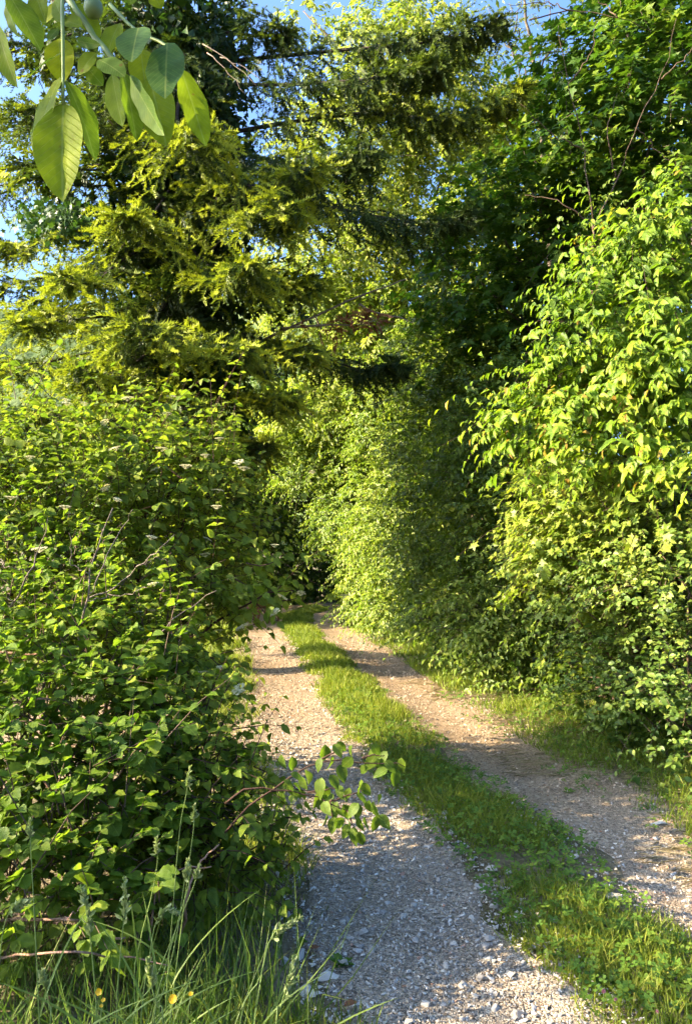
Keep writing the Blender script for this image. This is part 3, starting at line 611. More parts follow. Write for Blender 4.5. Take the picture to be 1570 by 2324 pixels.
# dry cuttings on the right track
def litter(x, y, ln, name, label):
    n = len(x); a = gau(n) * 0.55 + np.where(rnd(n) < .5, 0.2, 3.3)
    P = np.stack([x, y, gh(x, y) + 0.014 + 0.012 * rnd(n)], -1); D = unit(np.stack([np.cos(a), np.sin(a), gau(n) * .08], -1))
    Vv, T, lu, _ = scatter(TP['straw'], P, D, np.tile([0, 0, 1.0], (n, 1)) + gau(n, 3) * .2, ln, 0.0035 + 0.002 * rnd(n), rnd(n))
    ob = add(name, mk_mesh(name, Vv, T, lu, M['straw'])); ob['kind'] = 'stuff'; ob['label'] = label; ob['category'] = 'dry grass'
x, y = strip_pts(9000, 0.7, 2.3, 3.2, 10, 1.4); k = vnoise(x, y, 1.7) + 0.3 * (x - cx(y) - 1.2) > 0.5; x, y = x[k], y[k]
litter(x, y, 0.06 + 0.14 * rnd(len(x)), 'dry_grass', 'pale dry grass cuttings strewn over the edge of the right wheel track')
# clover and small weeds
def clover(n, o0, o1, y0, y1, pw, thr, label, hmax=0.08, sz=(0.018, 0.03)):
    x, y = strip_pts(n, o0, o1, y0, y1, pw); k = vnoise(x + 3, y, 2.0) + .35 * rnd(n) > thr; x, y = x[k], y[k]; m = len(x)
    P = np.stack([x, y, gh(x, y) + 0.015 + hmax * rnd(m)], -1); a = rnd(m) * 6.28; D = unit(np.stack([np.cos(a), np.sin(a), gau(m) * .25], -1))
    s = sz[0] + (sz[1] - sz[0]) * rnd(m); Nn = unit(np.array([-.15, -.15, 1.0]) + gau(m, 3) * .3)
    Vv, T, lu, _ = scatter(TP['clover'], P, D, Nn, s * 1.5, s * 1.5, np.clip(.5 + gau(m) * .22, 0, 1))
    ob = add('clover', mk_mesh('clover', Vv, T, lu, M['clover'])); ob['kind'] = 'stuff'; ob['label'] = label; ob['category'] = 'clover'
clover(3600, -0.40, 0.44, 2.0, 9, 1.7, 0.56, 'clover leaves mixed into the grass strip between the wheel tracks')
clover(2600, 0.9, 2.4, 4.0, 9, 1.2, 0.62, 'small weeds at the foot of the bushes beside right track')
# ------------------------------------------------------------------ spruce
TX, TY = -2.32, 10.6
def trunk_h(dy): return float(at(400, dy, TY)[2])
spruce = thing('spruce_tree', 'tall spruce with ragged drooping boughs tipped with yellow-green new growth', 'tree', (TX, TY, gh(TX, TY)))
tp = [(TX, TY, -0.05), (TX + .02, TY, 3), (TX - .05, TY + .05, 7), (TX, TY, 11), (TX + .03, TY, 16.5)]
wood(spruce, 'trunk', tp, 0.24, 0.04, M['bark'], 26, 0.012, 12)
def bough(start, tip, sag=0.12, fine=True, dead=False, bright=1.0, hang=1.0, wide=1.0, dangle=1.0, thick=1.0):
    start, tip = np.array(start, float), np.array(tip, float); Lb = np.linalg.norm(tip - start)
    mid = (start + tip) / 2 + np.array([0, 0, -sag * Lb * 0.3]); pre = start * 0.18 + tip * 0.82 + np.array([0, 0, -sag * Lb * .35])
    mid = mid + gau(3) * .05 * Lb * .4; pre = pre + gau(3) * .03 * Lb * .5; ax = curve([start, mid, pre, tip], 40, 0.012)
    V_, T_ = tube(curve([start, mid, pre, tip], 12), np.linspace(0.010 + 0.005 * Lb, 0.004, 12), 5)
    b = add('bough' if not dead else 'dead_bough', mk_mesh('bough', V_, T_, None, M['bark'] if not dead else M['grey']), spruce)
    sp = (0.10 if fine else 0.17) / thick
    s = np.arange(0.12 * Lb, Lb, sp); s = s + (rnd(len(s)) - .5) * sp; s = np.clip(s, 0, Lb * .995); f = s / Lb * 39; i = np.minimum(f.astype(int), 38); fr = (f - i)[:, None]
    p = ax[i] * (1 - fr) + ax[i + 1] * fr; tg = unit(ax[i + 1] - ax[i]); m = len(s)
    p = np.repeat(p, 2, 0); tg = np.repeat(tg, 2, 0); sg = np.tile([1, -1], m); s = np.repeat(s, 2); n = len(s)
    lat = unit(np.cross(tg, [0, 0, 1.0])) * sg[:, None]
    tl = np.clip((0.16 + 0.20 * (Lb - s)) * (0.4 + .9 * rnd(n)) * wide, .08, .75 if not dead else .45)
    d = unit(tg * 0.75 + lat * 0.8 + gau(n, 3) * .18 + np.array([0, 0, .05])); dr = (0.12 + .30 * rnd(n)) * (0.4 + tl) * dangle
    k = 9 if fine else 5
    tq = (np.linspace(.12, 1, k)[None] + (rnd(n, k) - .5) * .08).clip(.05, 1)
    PL = p[:, None] + d[:, None] * (tq * tl[:, None])[..., None] - np.array([0, 0, 1.0]) * (dr[:, None] * tl[:, None] * tq ** 2)[..., None]
    TG = unit(d[:, None] - np.array([0, 0, 1.0]) * (2 * dr[:, None] * tq)[..., None])
    sd = unit(np.cross(TG, [0, 0, 1.0])) * np.where(np.arange(k) % 2 == 0, 1., -1.)[None, :, None]
    low = (rnd(n, k) < 0.30 * hang)[..., None]          # older shoots hang below the twig
    endm = (np.arange(k) == k - 1)[None, :, None]
    DL = np.where(endm, TG + np.array([0, 0, .15]), TG * .75 + sd * .6) + gau(n, k, 3) * .17
    DL = np.where(low, TG * .35 + np.array([0, 0, -1.0]) + gau(n, k, 3) * .25, DL); DL = unit(DL)
    keep = (tq * tl[:, None] > 0.02) & (rnd(n, k) < (.25 if dead else .95))
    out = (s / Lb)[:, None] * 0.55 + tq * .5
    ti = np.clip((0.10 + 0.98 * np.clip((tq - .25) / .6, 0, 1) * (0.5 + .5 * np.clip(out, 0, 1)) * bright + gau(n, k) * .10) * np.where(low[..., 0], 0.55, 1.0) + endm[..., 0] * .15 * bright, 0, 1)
    Ls = (0.085 + .05 * rnd(n, k)) * (1.0 if fine else 1.8) * (1 + .5 * (thick - 1))
    g = lambda a: a.reshape((-1,) + a.shape[2:])[keep.ravel()]
    NL = np.tile(np.array([0, 0, .6]) + SUN * .9, (n * k, 1))[keep.ravel()] + gau(int(keep.sum()), 3) * .2
    D_ = g(DL); NL = unit(NL - (NL * D_).sum(-1, keepdims=True) * D_ + 1e-4)
    P1, L1, t1 = g(PL), g(Ls), g(ti)
    # side shoots branching off each shoot
    sd2 = unit(np.cross(D_, [0, 0, 1.0]) + 1e-6) * np.where(rnd(len(D_)) < .5, 1., -1.)[:, None]; D2 = unit(D_ * .8 + sd2 * .55 + gau(len(D_), 3) * .25 - np.array([0, 0, .12]))
    P1 = np.concatenate([P1, P1 + D_ * (L1 * (.6 + .4 * rnd(len(L1))))[:, None]]); D_ = np.concatenate([D_, D2]); NL = np.concatenate([NL, unit(NL - (NL * D2).sum(-1, keepdims=True) * D2 + 1e-4)])
    L1 = np.concatenate([L1, L1 * .95]); t1 = np.concatenate([t1, np.clip(t1 + .12 * bright, 0, 1)])
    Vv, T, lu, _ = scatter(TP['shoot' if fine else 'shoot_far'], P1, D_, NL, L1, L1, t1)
    tt = np.linspace(0, 1, 3); tw = p[:, None] + d[:, None] * (tt[None] * tl[:, None])[..., None] - np.array([0, 0, 1.0]) * (dr[:, None] * tl[:, None] * tt[None] ** 2)[..., None]
    V2, T2 = tubes_many(tw[::3], np.full(len(tw[::3]), .005), np.full(len(tw[::3]), .002))
    if not dead: add('twigs', mk_mesh('twigs', V2, T2, None, M['bark']), b, kind='stuff')
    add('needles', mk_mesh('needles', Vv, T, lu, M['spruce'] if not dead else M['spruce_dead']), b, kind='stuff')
    return len(T)
TIPS = [  # tip picture x, y, distance; height on the trunk as picture y; sag
    (1130, 50, 9.0, 150, .05), (1000, 150, 8.9, 190, .1), (1185, 200, 9.2, 320, .05), (820, 335, 8.2, 270, .15), (700, 380, 7.9, 320, .2),
    (1065, 485, 10.2, 420, .1), (640, 470, 7.8, 400, .2), (710, 650, 9.3, 560, .12), (900, 825, 10.2, 730, .1), (700, 785, 8.6, 720, .12), (560, 600, 7.6, 540, .2),
    (650, 900, 8.6, 850, .12), (600, 1015, 8.7, 940, .12), (540, 780, 7.7, 700, .2), (-70, 300, 9.6, 190, .1), (-90, 420, 11.0, 330, .1), (-20, 560, 9.0, 450, .12),
    (-60, 650, 10.2, 560, .1), (140, 630, 7.9, 520, .18), (60, 740, 8.3, 650, .15), (-70, 830, 8.9, 760, .12), (190, 840, 7.7, 740, .18), (40, 950, 8.2, 860, .15), (270, 950, 7.5, 860, .18), (320, 740, 7.4, 620, .2),
    (-70, 990, 9.2, 900, .1), (150, 1010, 8.0, 930, .15), (420, 920, 7.6, 850, .18), (290, 490, 7.8, 390, .2), (60, 250, 8.4, 150, .15), (250, 150, 7.8, 60, .2), (450, 300, 7.6, 190, .2), (-40, 130, 9.4, 20, .1),
    (640, 60, 9.6, 60, .1), (480, 1020, 7.7, 950, .15)]
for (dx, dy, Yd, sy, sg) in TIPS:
    bough((TX, TY, trunk_h(sy)), at(dx, dy, Yd), sg, True, bright=(0.95 if dx < 810 and dy > 260 else .7 if (dx, dy) == (1185, 200) else .12) + .3 * rnd(), wide=(1.45 if dx < 450 else 1.35 if dx < 800 else 1.0) * (.8 + .4 * rnd()), dangle=1.0 if dx < 800 else 1.7, hang=1.0 if dx < 800 else 1.5, thick=1.0 if dx < 810 else 1.15)  # shade put into needle colour: right and top boughs darker, sunlit ones brighter
for k in range(18):       # boughs on the far side and towards the left
    h = 2.2 + 8.3 * k / 18; a = random.uniform(1.3 if h < 7 else 2.2, 3.6); L_ = 3.4 * (1 - h / 17) * random.uniform(.75, 1.1)
    bough((TX, TY, h + .35), (TX + math.cos(a) * L_, TY + math.sin(a) * L_, h - .05 + random.uniform(-.2, .2)), .12, False)
for k in range(44):       # short inner boughs round the trunk, coloured dark as the shaded core
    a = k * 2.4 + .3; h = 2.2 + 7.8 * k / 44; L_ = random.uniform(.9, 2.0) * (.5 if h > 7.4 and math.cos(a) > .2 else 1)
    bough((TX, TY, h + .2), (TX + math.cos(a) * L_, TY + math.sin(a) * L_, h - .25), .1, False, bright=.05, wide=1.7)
for k in range(30):       # upper crown above the picture
    a = k * 2.4; h = 10.2 + 6 * k / 30; L_ = 3.6 * (1 - h / 17.2)
    bough((TX, TY, h + .3), (TX + math.cos(a) * L_, TY + math.sin(a) * L_, h), .12, False)
bough(at(640, 745, 9.6), at(862, 722, 9.4), .1, True, dead=True)
wood(spruce, 'dead_branch', [at(600, 770, 9.7), at(740, 705, 9.5), at(860, 655, 9.4), at(925, 632, 9.4)], .018, .006, M['grey'], 12, .006)
wood(spruce, 'dead_branch', [at(815, 690, 9.5), at(860, 712, 9.4), at(905, 722, 9.4), at(940, 735, 9.4)], .012, .005, M['grey'], 10, .006)
for (dx0, dy0, dx1, dy1) in [(460, 100, 590, 200), (470, 120, 560, 215), (500, 130, 600, 185), (330, 860, 360, 760), (300, 850, 330, 740)]:
    wood(spruce, 'dead_twig', [at(dx0, dy0, 9.4), at((dx0 + dx1) / 2, (dy0 + dy1) / 2 - 8, 9.3), at(dx1, dy1, 9.2)], .008, .002, M['grey'], 8, .01, 4)
# ivy on the spruce trunk
iv = thing('ivy', 'dark glossy ivy climbing the trunk of the spruce', 'ivy', (TX, TY, 0.05))
n = 6500; z = 2.0 + 7.4 * rnd(n); a = rnd(n) * 6.283; r0 = 0.26 + 0.55 * rnd(n) ** 1.5 * (0.6 + .8 * vnoise(z, a, 1.6))
O = np.stack([np.cos(a), np.sin(a), 0 * a], -1); P = np.stack([TX + r0 * np.cos(a), TY + r0 * np.sin(a), z], -1)
P2 = at(140 + 110 * gau(900) * .45, 500 + 50 * gau(900) * .5, 9.4 + .35 * gau(900)); P = np.concatenate([P, P2]); O = np.concatenate([O, unit(gau(900, 3) + np.array([-.6, -.8, .3]))])
n = len(P); D = unit(np.array([0, 0, -0.9]) + gau(n, 3) * .5 + O * .25); Nn = unit(O + gau(n, 3) * .35 + np.array([0, 0, .3])); Nn = unit(Nn - (Nn * D).sum(-1, keepdims=True) * D)
L = 0.06 + .05 * rnd(n); V_, T_, lu, _ = scatter(TP['fmaple'], P, D, Nn, L, L, np.clip(.22 + gau(n) * .22, 0, 1)); add('foliage', mk_mesh('foliage', V_, T_, lu, M['ivy']), iv, kind='stuff')
nn_ = 9000; z = 2.2 + 7.0 * rnd(nn_); a = rnd(nn_) * 6.283; r0 = .15 + .85 * rnd(nn_) ** .8; P = np.stack([TX + r0 * np.cos(a), TY + r0 * np.sin(a), z], -1); D = unit(np.array([0, 0, -.8]) + gau(nn_, 3) * .6); Nn = unit(gau(nn_, 3)); Nn = unit(Nn - (Nn * D).sum(-1, keepdims=True) * D); L = .10 + .06 * rnd(nn_)  # leaves added and coloured dark to stand for the core's shade
V_, T_, lu, _ = scatter(TP['kite'], P, D, Nn, L, L * .8, np.clip(.05 + .1 * gau(nn_), 0, .4)); add('inner_foliage', mk_mesh('inner_foliage', V_, T_, lu, M['ivy']), iv, kind='stuff')
for k in range(3):
    wood(iv, 'stem', [(TX - .2 + .2 * k, TY - .26, 0), (TX - .25 + .25 * k, TY - .25, 3), (TX - .1 + .1 * k, TY - .22, 6)], .025, .01, M['twig'], 12, .02)

# ------------------------------------------------------------------ trees and hedge on the right and behind
def lobe(dx, dy, Y, rx, ry, rz, w=1.0): return (at(dx, dy, Y), (rx, ry, rz), w)
G = lambda x, y: (x, y, float(gh(x, y)))
shrub('walnut_tree', 'tall sunlit broadleaf tree with large yellow-green leaves behind the spruce boughs', 'tree', G(1.4, 19.5),
      [lobe(930, 200, 18, 1.7, 1.5, 1.5), lobe(800, 350, 18, 1.6, 1.5, 1.6), lobe(1010, 420, 18.5, 1.6, 1.4, 1.5), lobe(760, 560, 17.5, 1.5, 1.4, 1.4), lobe(900, 620, 18, 1.7, 1.5, 1.5),
       lobe(700, 720, 17.5, 1.2, 1.2, 1.2), lobe(860, 800, 17.2, 1.5, 1.3, 1.3), lobe(1010, 720, 18, 1.6, 1.4, 1.5), lobe(880, 90, 18.5, 1.3, 1.2, 1.0, .6), lobe(1030, 240, 19, 1.2, 1.2, 1.3, .7), lobe(690, 45, 19, .5, .5, .6, .5), lobe(690, 950, 17, .85, .9, .8)],
      'kite', M['tree'], M['twig'], twig_every=3, dens=26, tlen=.6, nleaf=12, ll=.145, lw=.062, trunk=[G(1.4, 19.5), at(905, 900, 19), at(912, 650, 19), at(925, 350, 19), at(930, 150, 19)], trunk_r=.16, droop=.5, hang=.55, flat=.4, sunn=.9, tint=(.72, .22), shell=(.45, 1.05), twig_r=.004)
HEDGE = [('tall sunlit hedge bush overhanging the mouth of the leafy tunnel', G(.9, 19.0), [lobe(790, 1010, 18.2, 1.35, 1.2, 1.2), lobe(730, 1060, 18.6, .9, .9, .9), lobe(860, 1130, 17.6, 1.2, 1.1, 1.2), lobe(880, 1280, 17.2, 1.05, 1.0, 1.1), lobe(840, 940, 17.8, 1.4, 1.1, 1.0), lobe(800, 1180, 18.0, .9, .9, .8), lobe(700, 1050, 18.8, .7, .8, .55), lobe(850, 1360, 17.0, .75, .9, .5)]),
         ('yellow-green hedge bush with small leaves halfway along the right side of the lane', G(1.9, 15.5), [lobe(930, 960, 15.5, 1.2, 1.1, 1.2), lobe(960, 1130, 15.0, 1.2, 1.1, 1.2), lobe(970, 1290, 14.6, 1.1, 1.0, 1.1), lobe(920, 1390, 14.6, .8, .9, .6), lobe(900, 1230, 15.6, .9, .9, .8)]),
         ('dark hedge bush standing in the shadow of the spruce', G(2.5, 12.8), [lobe(1020, 860, 13, 1.2, 1.1, 1.1), lobe(1060, 1030, 12.6, 1.2, 1.1, 1.2), lobe(1080, 1210, 12.3, 1.1, 1.0, 1.1), lobe(1050, 1370, 12.2, 1.0, .9, .8), lobe(1130, 900, 12.6, 1.0, 1., 1.)]),
         ('shaded ivy-green bush between the dark hedge and the bright cherry', G(3.1, 10.2), [lobe(1190, 1000, 10.3, 1.0, 1.0, 1.0), lobe(1200, 1190, 10.0, .95, .9, 1.0), lobe(1180, 1370, 9.8, .9, .85, .9), lobe(1230, 1490, 9.4, .7, .7, .5), lobe(1270, 1250, 9.6, .9, .9, .9)])]
for k, (lab, base, lobes) in enumerate(HEDGE):
    shrub('hedge_bush', lab, 'bush', base, lobes, 'kite', M['hedge'], M['twig'], twig_every=4, dens=(52, 58, 58, 60)[k], tlen=.40, stray=.2, nleaf=12, ll=(.095, .085, .08, .08)[k], lw=(.052, .048, .048, .048)[k], group='bushes of the hedge on the right',
          hang=.45, droop=.45, flat=.35, tint=((.55, .22), (.6, .22), (.50, .24), (.42, .24))[k], trunk_r=.04, shell=(.62, 1.04), twig_r=.003, sunn=.9, jit=.35, thick=2.0)  # lower leaf tint puts spruce shadow into the last two bushes
mp, marr, _ = shrub('maple_tree', 'dark green maple with broad lobed leaves rising at the right', 'tree', G(4.6, 11.6),
      [lobe(1370, 190, 11, 1.2, 1.2, 1.0), lobe(1480, 330, 10.6, 1.2, 1.2, 1.2), lobe(1290, 330, 11.2, 1.0, 1.0, 1.0), lobe(1200, 470, 11.4, 1.0, 1.0, .8), lobe(1370, 520, 11, 1.2, 1.1, 1.0), lobe(1130, 560, 11.8, 1.0, 1.0, .7), lobe(1260, 640, 11.6, 1.1, 1.0, .9),
       lobe(1080, 660, 12, .9, .9, .7), lobe(1180, 760, 11.8, 1.1, 1.0, .9), lobe(1530, 130, 11, 1.1, 1.1, 1.1), lobe(1560, 480, 10.8, 1.2, 1.2, 1.2), lobe(1420, 90, 11.4, .7, .8, .5), lobe(1560, 20, 12.4, 1.0, 1.2, 1.2), lobe(1500, 640, 10.4, 1.1, .9, .8), lobe(1400, 720, 10.6, .9, .9, .7)],
      'maple', M['maple'], M['greybark'], twig_every=3, dens=13, tlen=.5, nleaf=9, ll=.14, lw=.14, trunk=[G(4.6, 11.6), at(1420, 900, 11.6), at(1400, 500, 11.4), at(1420, 150, 11.3)], trunk_r=.13, droop=.3, hang=.3, flat=1.0, tint=(.42, .2), shell=(.3, 1.0), singles=260, twig_r=.004)
# lighter trees filling the gap behind the maple
shrub('elm_tree', 'pale green tree glimpsed behind the dark maple and the locust', 'tree', G(4.2, 19),
      [lobe(1150, 330, 18, 1.4, 1.3, 1.2), lobe(1110, 470, 17, 1.2, 1.2, 1.0), lobe(1250, 560, 17, 1.8, 1.4, 1.8), lobe(1420, 500, 17.5, 2.2, 1.4, 2.2), lobe(1200, 800, 16, 1.8, 1.4, 1.8), lobe(1420, 850, 16, 2, 1.4, 2.0), lobe(1100, 920, 16, 1.6, 1.3, 1.6)],
      'kite', M['tree'], M['twig'], twig_every=4, dens=16, tlen=.6, nleaf=11, ll=.15, lw=.08, trunk=[G(4.2, 19), at(1190, 800, 19), at(1200, 400, 19)], trunk_r=.14, droop=.45, hang=.45, flat=.5, tint=(.5, .2), shell=(.25, 1.05), twig_r=.004)
# locust: sparse crown, bare grey branches
lo = thing('locust_tree', 'thin locust tree with sparse feathery leaves and bare branches against the sky', 'tree', G(3.6, 14.2))
wood(lo, 'trunk', [G(3.6, 14.2), at(1250, 900, 14.2), at(1240, 450, 14.2), at(1222, 250, 14.1), at(1200, 90, 14.0), at(1180, -60, 14)], .09, .015, M['greybark'], 22, .02, 8)
LB = [[(1230, 330), (1180, 150), (1100, 20)], [(1228, 300), (1260, 160), (1290, 60)], [(1205, 120), (1170, 60), (1190, -20)], [(1240, 420), (1165, 300), (1110, 190)], [(1222, 260), (1180, 210), (1160, 110)], [(1215, 170), (1250, 90), (1240, -20)],
      [(1236, 380), (1290, 270), (1330, 200)], [(1180, 150), (1150, 90), (1160, 10)]]
for pts in LB: wood(lo, 'branch', [at(a, b, 14.1 + .2 * gau()) for a, b in pts], .022, .005, M['greybark'], 14, .03, 5)
arr, pts = sprays([lobe(1200, 60, 14, .55, .5, .5), lobe(1240, 160, 14, .5, .5, .5), lobe(1190, 220, 14, .5, .5, .5), lobe(1150, 120, 14, .35, .4, .5), lobe(1230, 300, 14, .5, .5, .5), lobe(1260, 30, 14, .5, .5, .4)], 16, .3, 13, .06, .03, droop=.4, hang=.4, tint=(.5, .2))
V_, T_ = tubes_many(pts, np.full(len(pts), .004), np.full(len(pts), .002)); add('twigs', mk_mesh('twigs', V_, T_, None, M['greybark']), lo, kind='stuff'); foliage(lo, 'kite', M['robinia'], arr)
# bare branching sapling in front of the maple
sap = thing('bare_sapling', 'bare grey sapling with forked twigs in front of the dark maple', 'sapling', G(3.9, 9.2))
SB = [[(1345, 1100), (1340, 700), (1345, 500)], [(1345, 500), (1320, 330), (1290, 190), (1260, 60)], [(1345, 520), (1400, 400), (1440, 290), (1500, 180), (1530, 40)], [(1322, 340), (1250, 300), (1180, 230)], [(1345, 505), (1270, 460), (1190, 440)],
      [(1395, 410), (1380, 300), (1400, 210)], [(1440, 290), (1480, 330), (1540, 380)], [(1290, 190), (1340, 120), (1350, 50)], [(1200, 45), (1300, 25), (1400, 40), (1480, 75)], [(1300, 25), (1240, 8), (1150, 10)], [(1400, 40), (1370, 10), (1330, -20)], [(1500, 180), (1560, 120), (1590, 60)]]
for k, pts in enumerate(SB): wood(sap, 'trunk' if k == 0 else 'branch', [at(a, b, 9.2 + (.1 * gau() if k else 0)) for a, b in pts], .024 if k == 0 else .010, .012 if k == 0 else .0025, M['twig'], 14, .012, 6)
arr, pts = sprays([lobe(1290, 300, 9.1, .4, .4, .4), lobe(1450, 450, 9, .45, .4, .5), lobe(1520, 350, 9, .4, .4, .4), lobe(1300, 480, 9.1, .4, .4, .3)], 9, .35, 7, .055, .03, droop=.5, hang=.5, tint=(.6, .2))
foliage(sap, 'oval3', M['thorn'], arr)
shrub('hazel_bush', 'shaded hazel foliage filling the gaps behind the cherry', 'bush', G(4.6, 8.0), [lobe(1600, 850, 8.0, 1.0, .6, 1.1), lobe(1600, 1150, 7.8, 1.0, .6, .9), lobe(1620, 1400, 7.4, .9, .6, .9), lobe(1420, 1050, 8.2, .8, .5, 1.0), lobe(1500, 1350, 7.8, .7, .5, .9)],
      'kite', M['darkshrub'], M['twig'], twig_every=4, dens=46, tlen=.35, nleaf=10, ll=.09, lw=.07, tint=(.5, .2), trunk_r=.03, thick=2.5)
# right foreground: cherry, field maple, blackthorn
shrub('cherry_tree', 'sunlit bushy cherry with drooping toothed bright yellow-green leaves at the right edge', 'tree', G(3.6, 6.9),
      [lobe(1500, 465, 6.54, 0.26, 0.26, 0.11), lobe(1564, 481, 6.42, 0.28, 0.24, 0.10), lobe(1430, 552, 6.57, 0.40, 0.29, 0.16), lobe(1502, 574, 6.44, 0.39, 0.28, 0.13), lobe(1574, 559, 6.31, 0.39, 0.31, 0.13), lobe(1390, 647, 6.54, 0.43, 0.26, 0.16), lobe(1470, 637, 6.39, 0.39, 0.25, 0.10), lobe(1550, 647, 6.25, 0.34, 0.28, 0.13), lobe(1340, 744, 6.53, 0.42, 0.24, 0.16), lobe(1424, 738, 6.38, 0.43, 0.32, 0.15), lobe(1508, 734, 6.23, 0.38, 0.31, 0.13), lobe(1592, 737, 6.07, 0.43, 0.27, 0.14), lobe(1310, 828, 6.48, 0.37, 0.28, 0.14), lobe(1394, 819, 6.33, 0.42, 0.27, 0.16), lobe(1478, 819, 6.18, 0.41, 0.32, 0.15), lobe(1562, 828, 6.03, 0.42, 0.32, 0.16), lobe(1290, 887, 6.52, 0.47, 0.29, 0.15), lobe(1378, 907, 6.36, 0.39, 0.32, 0.15), lobe(1466, 909, 6.20, 0.43, 0.28, 0.14), lobe(1554, 903, 6.04, 0.39, 0.24, 0.14), lobe(1200, 951, 6.68, 0.37, 0.26, 0.10), lobe(1272, 959, 6.55, 0.40, 0.23, 0.14), lobe(1344, 950, 6.42, 0.32, 0.25, 0.16), lobe(1416, 953, 6.29, 0.37, 0.24, 0.12), lobe(1488, 960, 6.16, 0.39, 0.23, 0.16), lobe(1560, 949, 6.03, 0.29, 0.26, 0.12), lobe(1290, 1023, 6.22, 0.36, 0.32, 0.10), lobe(1378, 1023, 6.06, 0.40, 0.24, 0.17), lobe(1466, 1033, 5.90, 0.42, 0.22, 0.14), lobe(1554, 1037, 5.74, 0.37, 0.23, 0.12), lobe(1165, 975, 6.5, .16, .25, .07, 1.4)],
      'cherry', M['cherry'], M['redtwig'], twig_every=2, dens=40, tlen=.40, nleaf=10, ll=.094, lw=.046, trunk=[G(3.6, 6.9), at(1640, 1200, 6.9), at(1600, 800, 6.8), at(1570, 500, 6.7)], trunk_r=.07, droop=.35, hang=.6, flat=.4, sunn=.8, tint=(.50, .22), shell=(.3, 1.0), singles=300, up=.05, bias=(-.7, -.25, 0), jit=.4, stray=.08, stems=False)
for (a, b, yd) in ((1500, 560, 6.7), (1430, 700, 6.6), (1400, 830, 6.5), (1290, 960, 6.5), (1420, 1040, 6.2), (1560, 640, 6.4), (1560, 900, 6.2)):
    wood(bpy.data.objects['cherry_tree'], 'limb', [at(1620, b + 210, 6.8), at((a + 1620) / 2, b + 70, 6.7), at(a, b, yd)], .022, .006, M['redtwig'], 10, .012, 6)
shrub('field_maple', 'field maple bush with small five-lobed leaves below the cherry', 'bush', G(2.9, 7.2),
      [lobe(1290, 1130, 7.2, .5, .5, .35), lobe(1400, 1180, 6.8, .6, .6, .4), lobe(1530, 1170, 6.2, .6, .6, .4), lobe(1270, 1270, 7.2, .42, .45, .32), lobe(1240, 1340, 7.4, .35, .4, .25), lobe(1370, 1300, 6.9, .55, .5, .4), lobe(1330, 1210, 7.0, .5, .5, .4), lobe(1250, 1190, 7.4, .35, .4, .25)],
      'fmaple', M['fieldmaple'], M['redtwig'], dens=52, tlen=.34, nleaf=8, ll=.075, lw=.075, droop=.3, hang=.3, flat=.6, sunn=.9, tint=(.6, .2), trunk_r=.025, singles=300, shell=(.5, 1.0))
shrub('blackthorn_bush', 'blackthorn bush with small round pale leaves at the lower right edge', 'bush', G(3.0, 6.2),
      [lobe(1500, 1290, 6.2, .6, .6, .4), lobe(1430, 1400, 6.5, .5, .5, .4), lobe(1560, 1400, 6.0, .5, .5, .5), lobe(1500, 1500, 6.2, .5, .5, .4), lobe(1390, 1500, 6.8, .4, .4, .35), lobe(1560, 1560, 5.9, .5, .5, .4), lobe(1470, 1600, 6.2, .45, .45, .3), lobe(1560, 1660, 5.7, .4, .4, .25), lobe(1330, 1420, 7.2, .45, .45, .35)],
      'oval3', M['thorn'], M['twig'], twig_every=2, dens=50, tlen=.34, nleaf=10, ll=.05, lw=.034, droop=.25, hang=.2, flat=.6, sunn=.9, shell=(.5, 1.0), tint=(.58, .22), trunk_r=.025, singles=300)
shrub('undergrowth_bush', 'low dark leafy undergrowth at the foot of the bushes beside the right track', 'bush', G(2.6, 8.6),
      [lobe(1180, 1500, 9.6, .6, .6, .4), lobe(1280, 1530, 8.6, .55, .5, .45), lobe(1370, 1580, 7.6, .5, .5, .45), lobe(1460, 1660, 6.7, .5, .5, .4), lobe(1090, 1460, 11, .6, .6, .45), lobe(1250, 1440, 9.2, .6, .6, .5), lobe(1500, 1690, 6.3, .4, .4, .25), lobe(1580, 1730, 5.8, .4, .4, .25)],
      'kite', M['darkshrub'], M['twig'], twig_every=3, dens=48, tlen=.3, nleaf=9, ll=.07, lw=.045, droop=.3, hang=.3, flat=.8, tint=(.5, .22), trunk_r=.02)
# trees closing the lane at the far bend and along its left side
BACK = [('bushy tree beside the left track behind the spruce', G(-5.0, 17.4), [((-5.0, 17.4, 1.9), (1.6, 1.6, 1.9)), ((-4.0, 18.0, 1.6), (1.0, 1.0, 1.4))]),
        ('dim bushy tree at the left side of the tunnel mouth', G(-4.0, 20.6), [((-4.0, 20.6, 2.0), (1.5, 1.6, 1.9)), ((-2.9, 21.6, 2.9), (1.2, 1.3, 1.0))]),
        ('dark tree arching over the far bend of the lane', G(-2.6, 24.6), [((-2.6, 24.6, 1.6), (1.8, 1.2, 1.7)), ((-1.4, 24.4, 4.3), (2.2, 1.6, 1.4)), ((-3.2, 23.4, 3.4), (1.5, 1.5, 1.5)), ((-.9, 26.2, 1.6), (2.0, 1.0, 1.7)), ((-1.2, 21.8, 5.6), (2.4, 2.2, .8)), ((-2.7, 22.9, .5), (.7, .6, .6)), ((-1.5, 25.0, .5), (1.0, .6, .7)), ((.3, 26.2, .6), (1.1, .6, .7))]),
        ('dark bush closing the view at the end of the tunnel', G(1.0, 27.4), [((1.0, 27.4, 1.6), (2.4, 1.0, 1.8)), ((1.6, 24.0, 4.6), (1.8, 1.6, 1.3)), ((3.8, 27.6, 2.0), (2, 1.2, 2.0)), ((.2, 22.2, 4.9), (1.5, 1.4, 1.0))])]
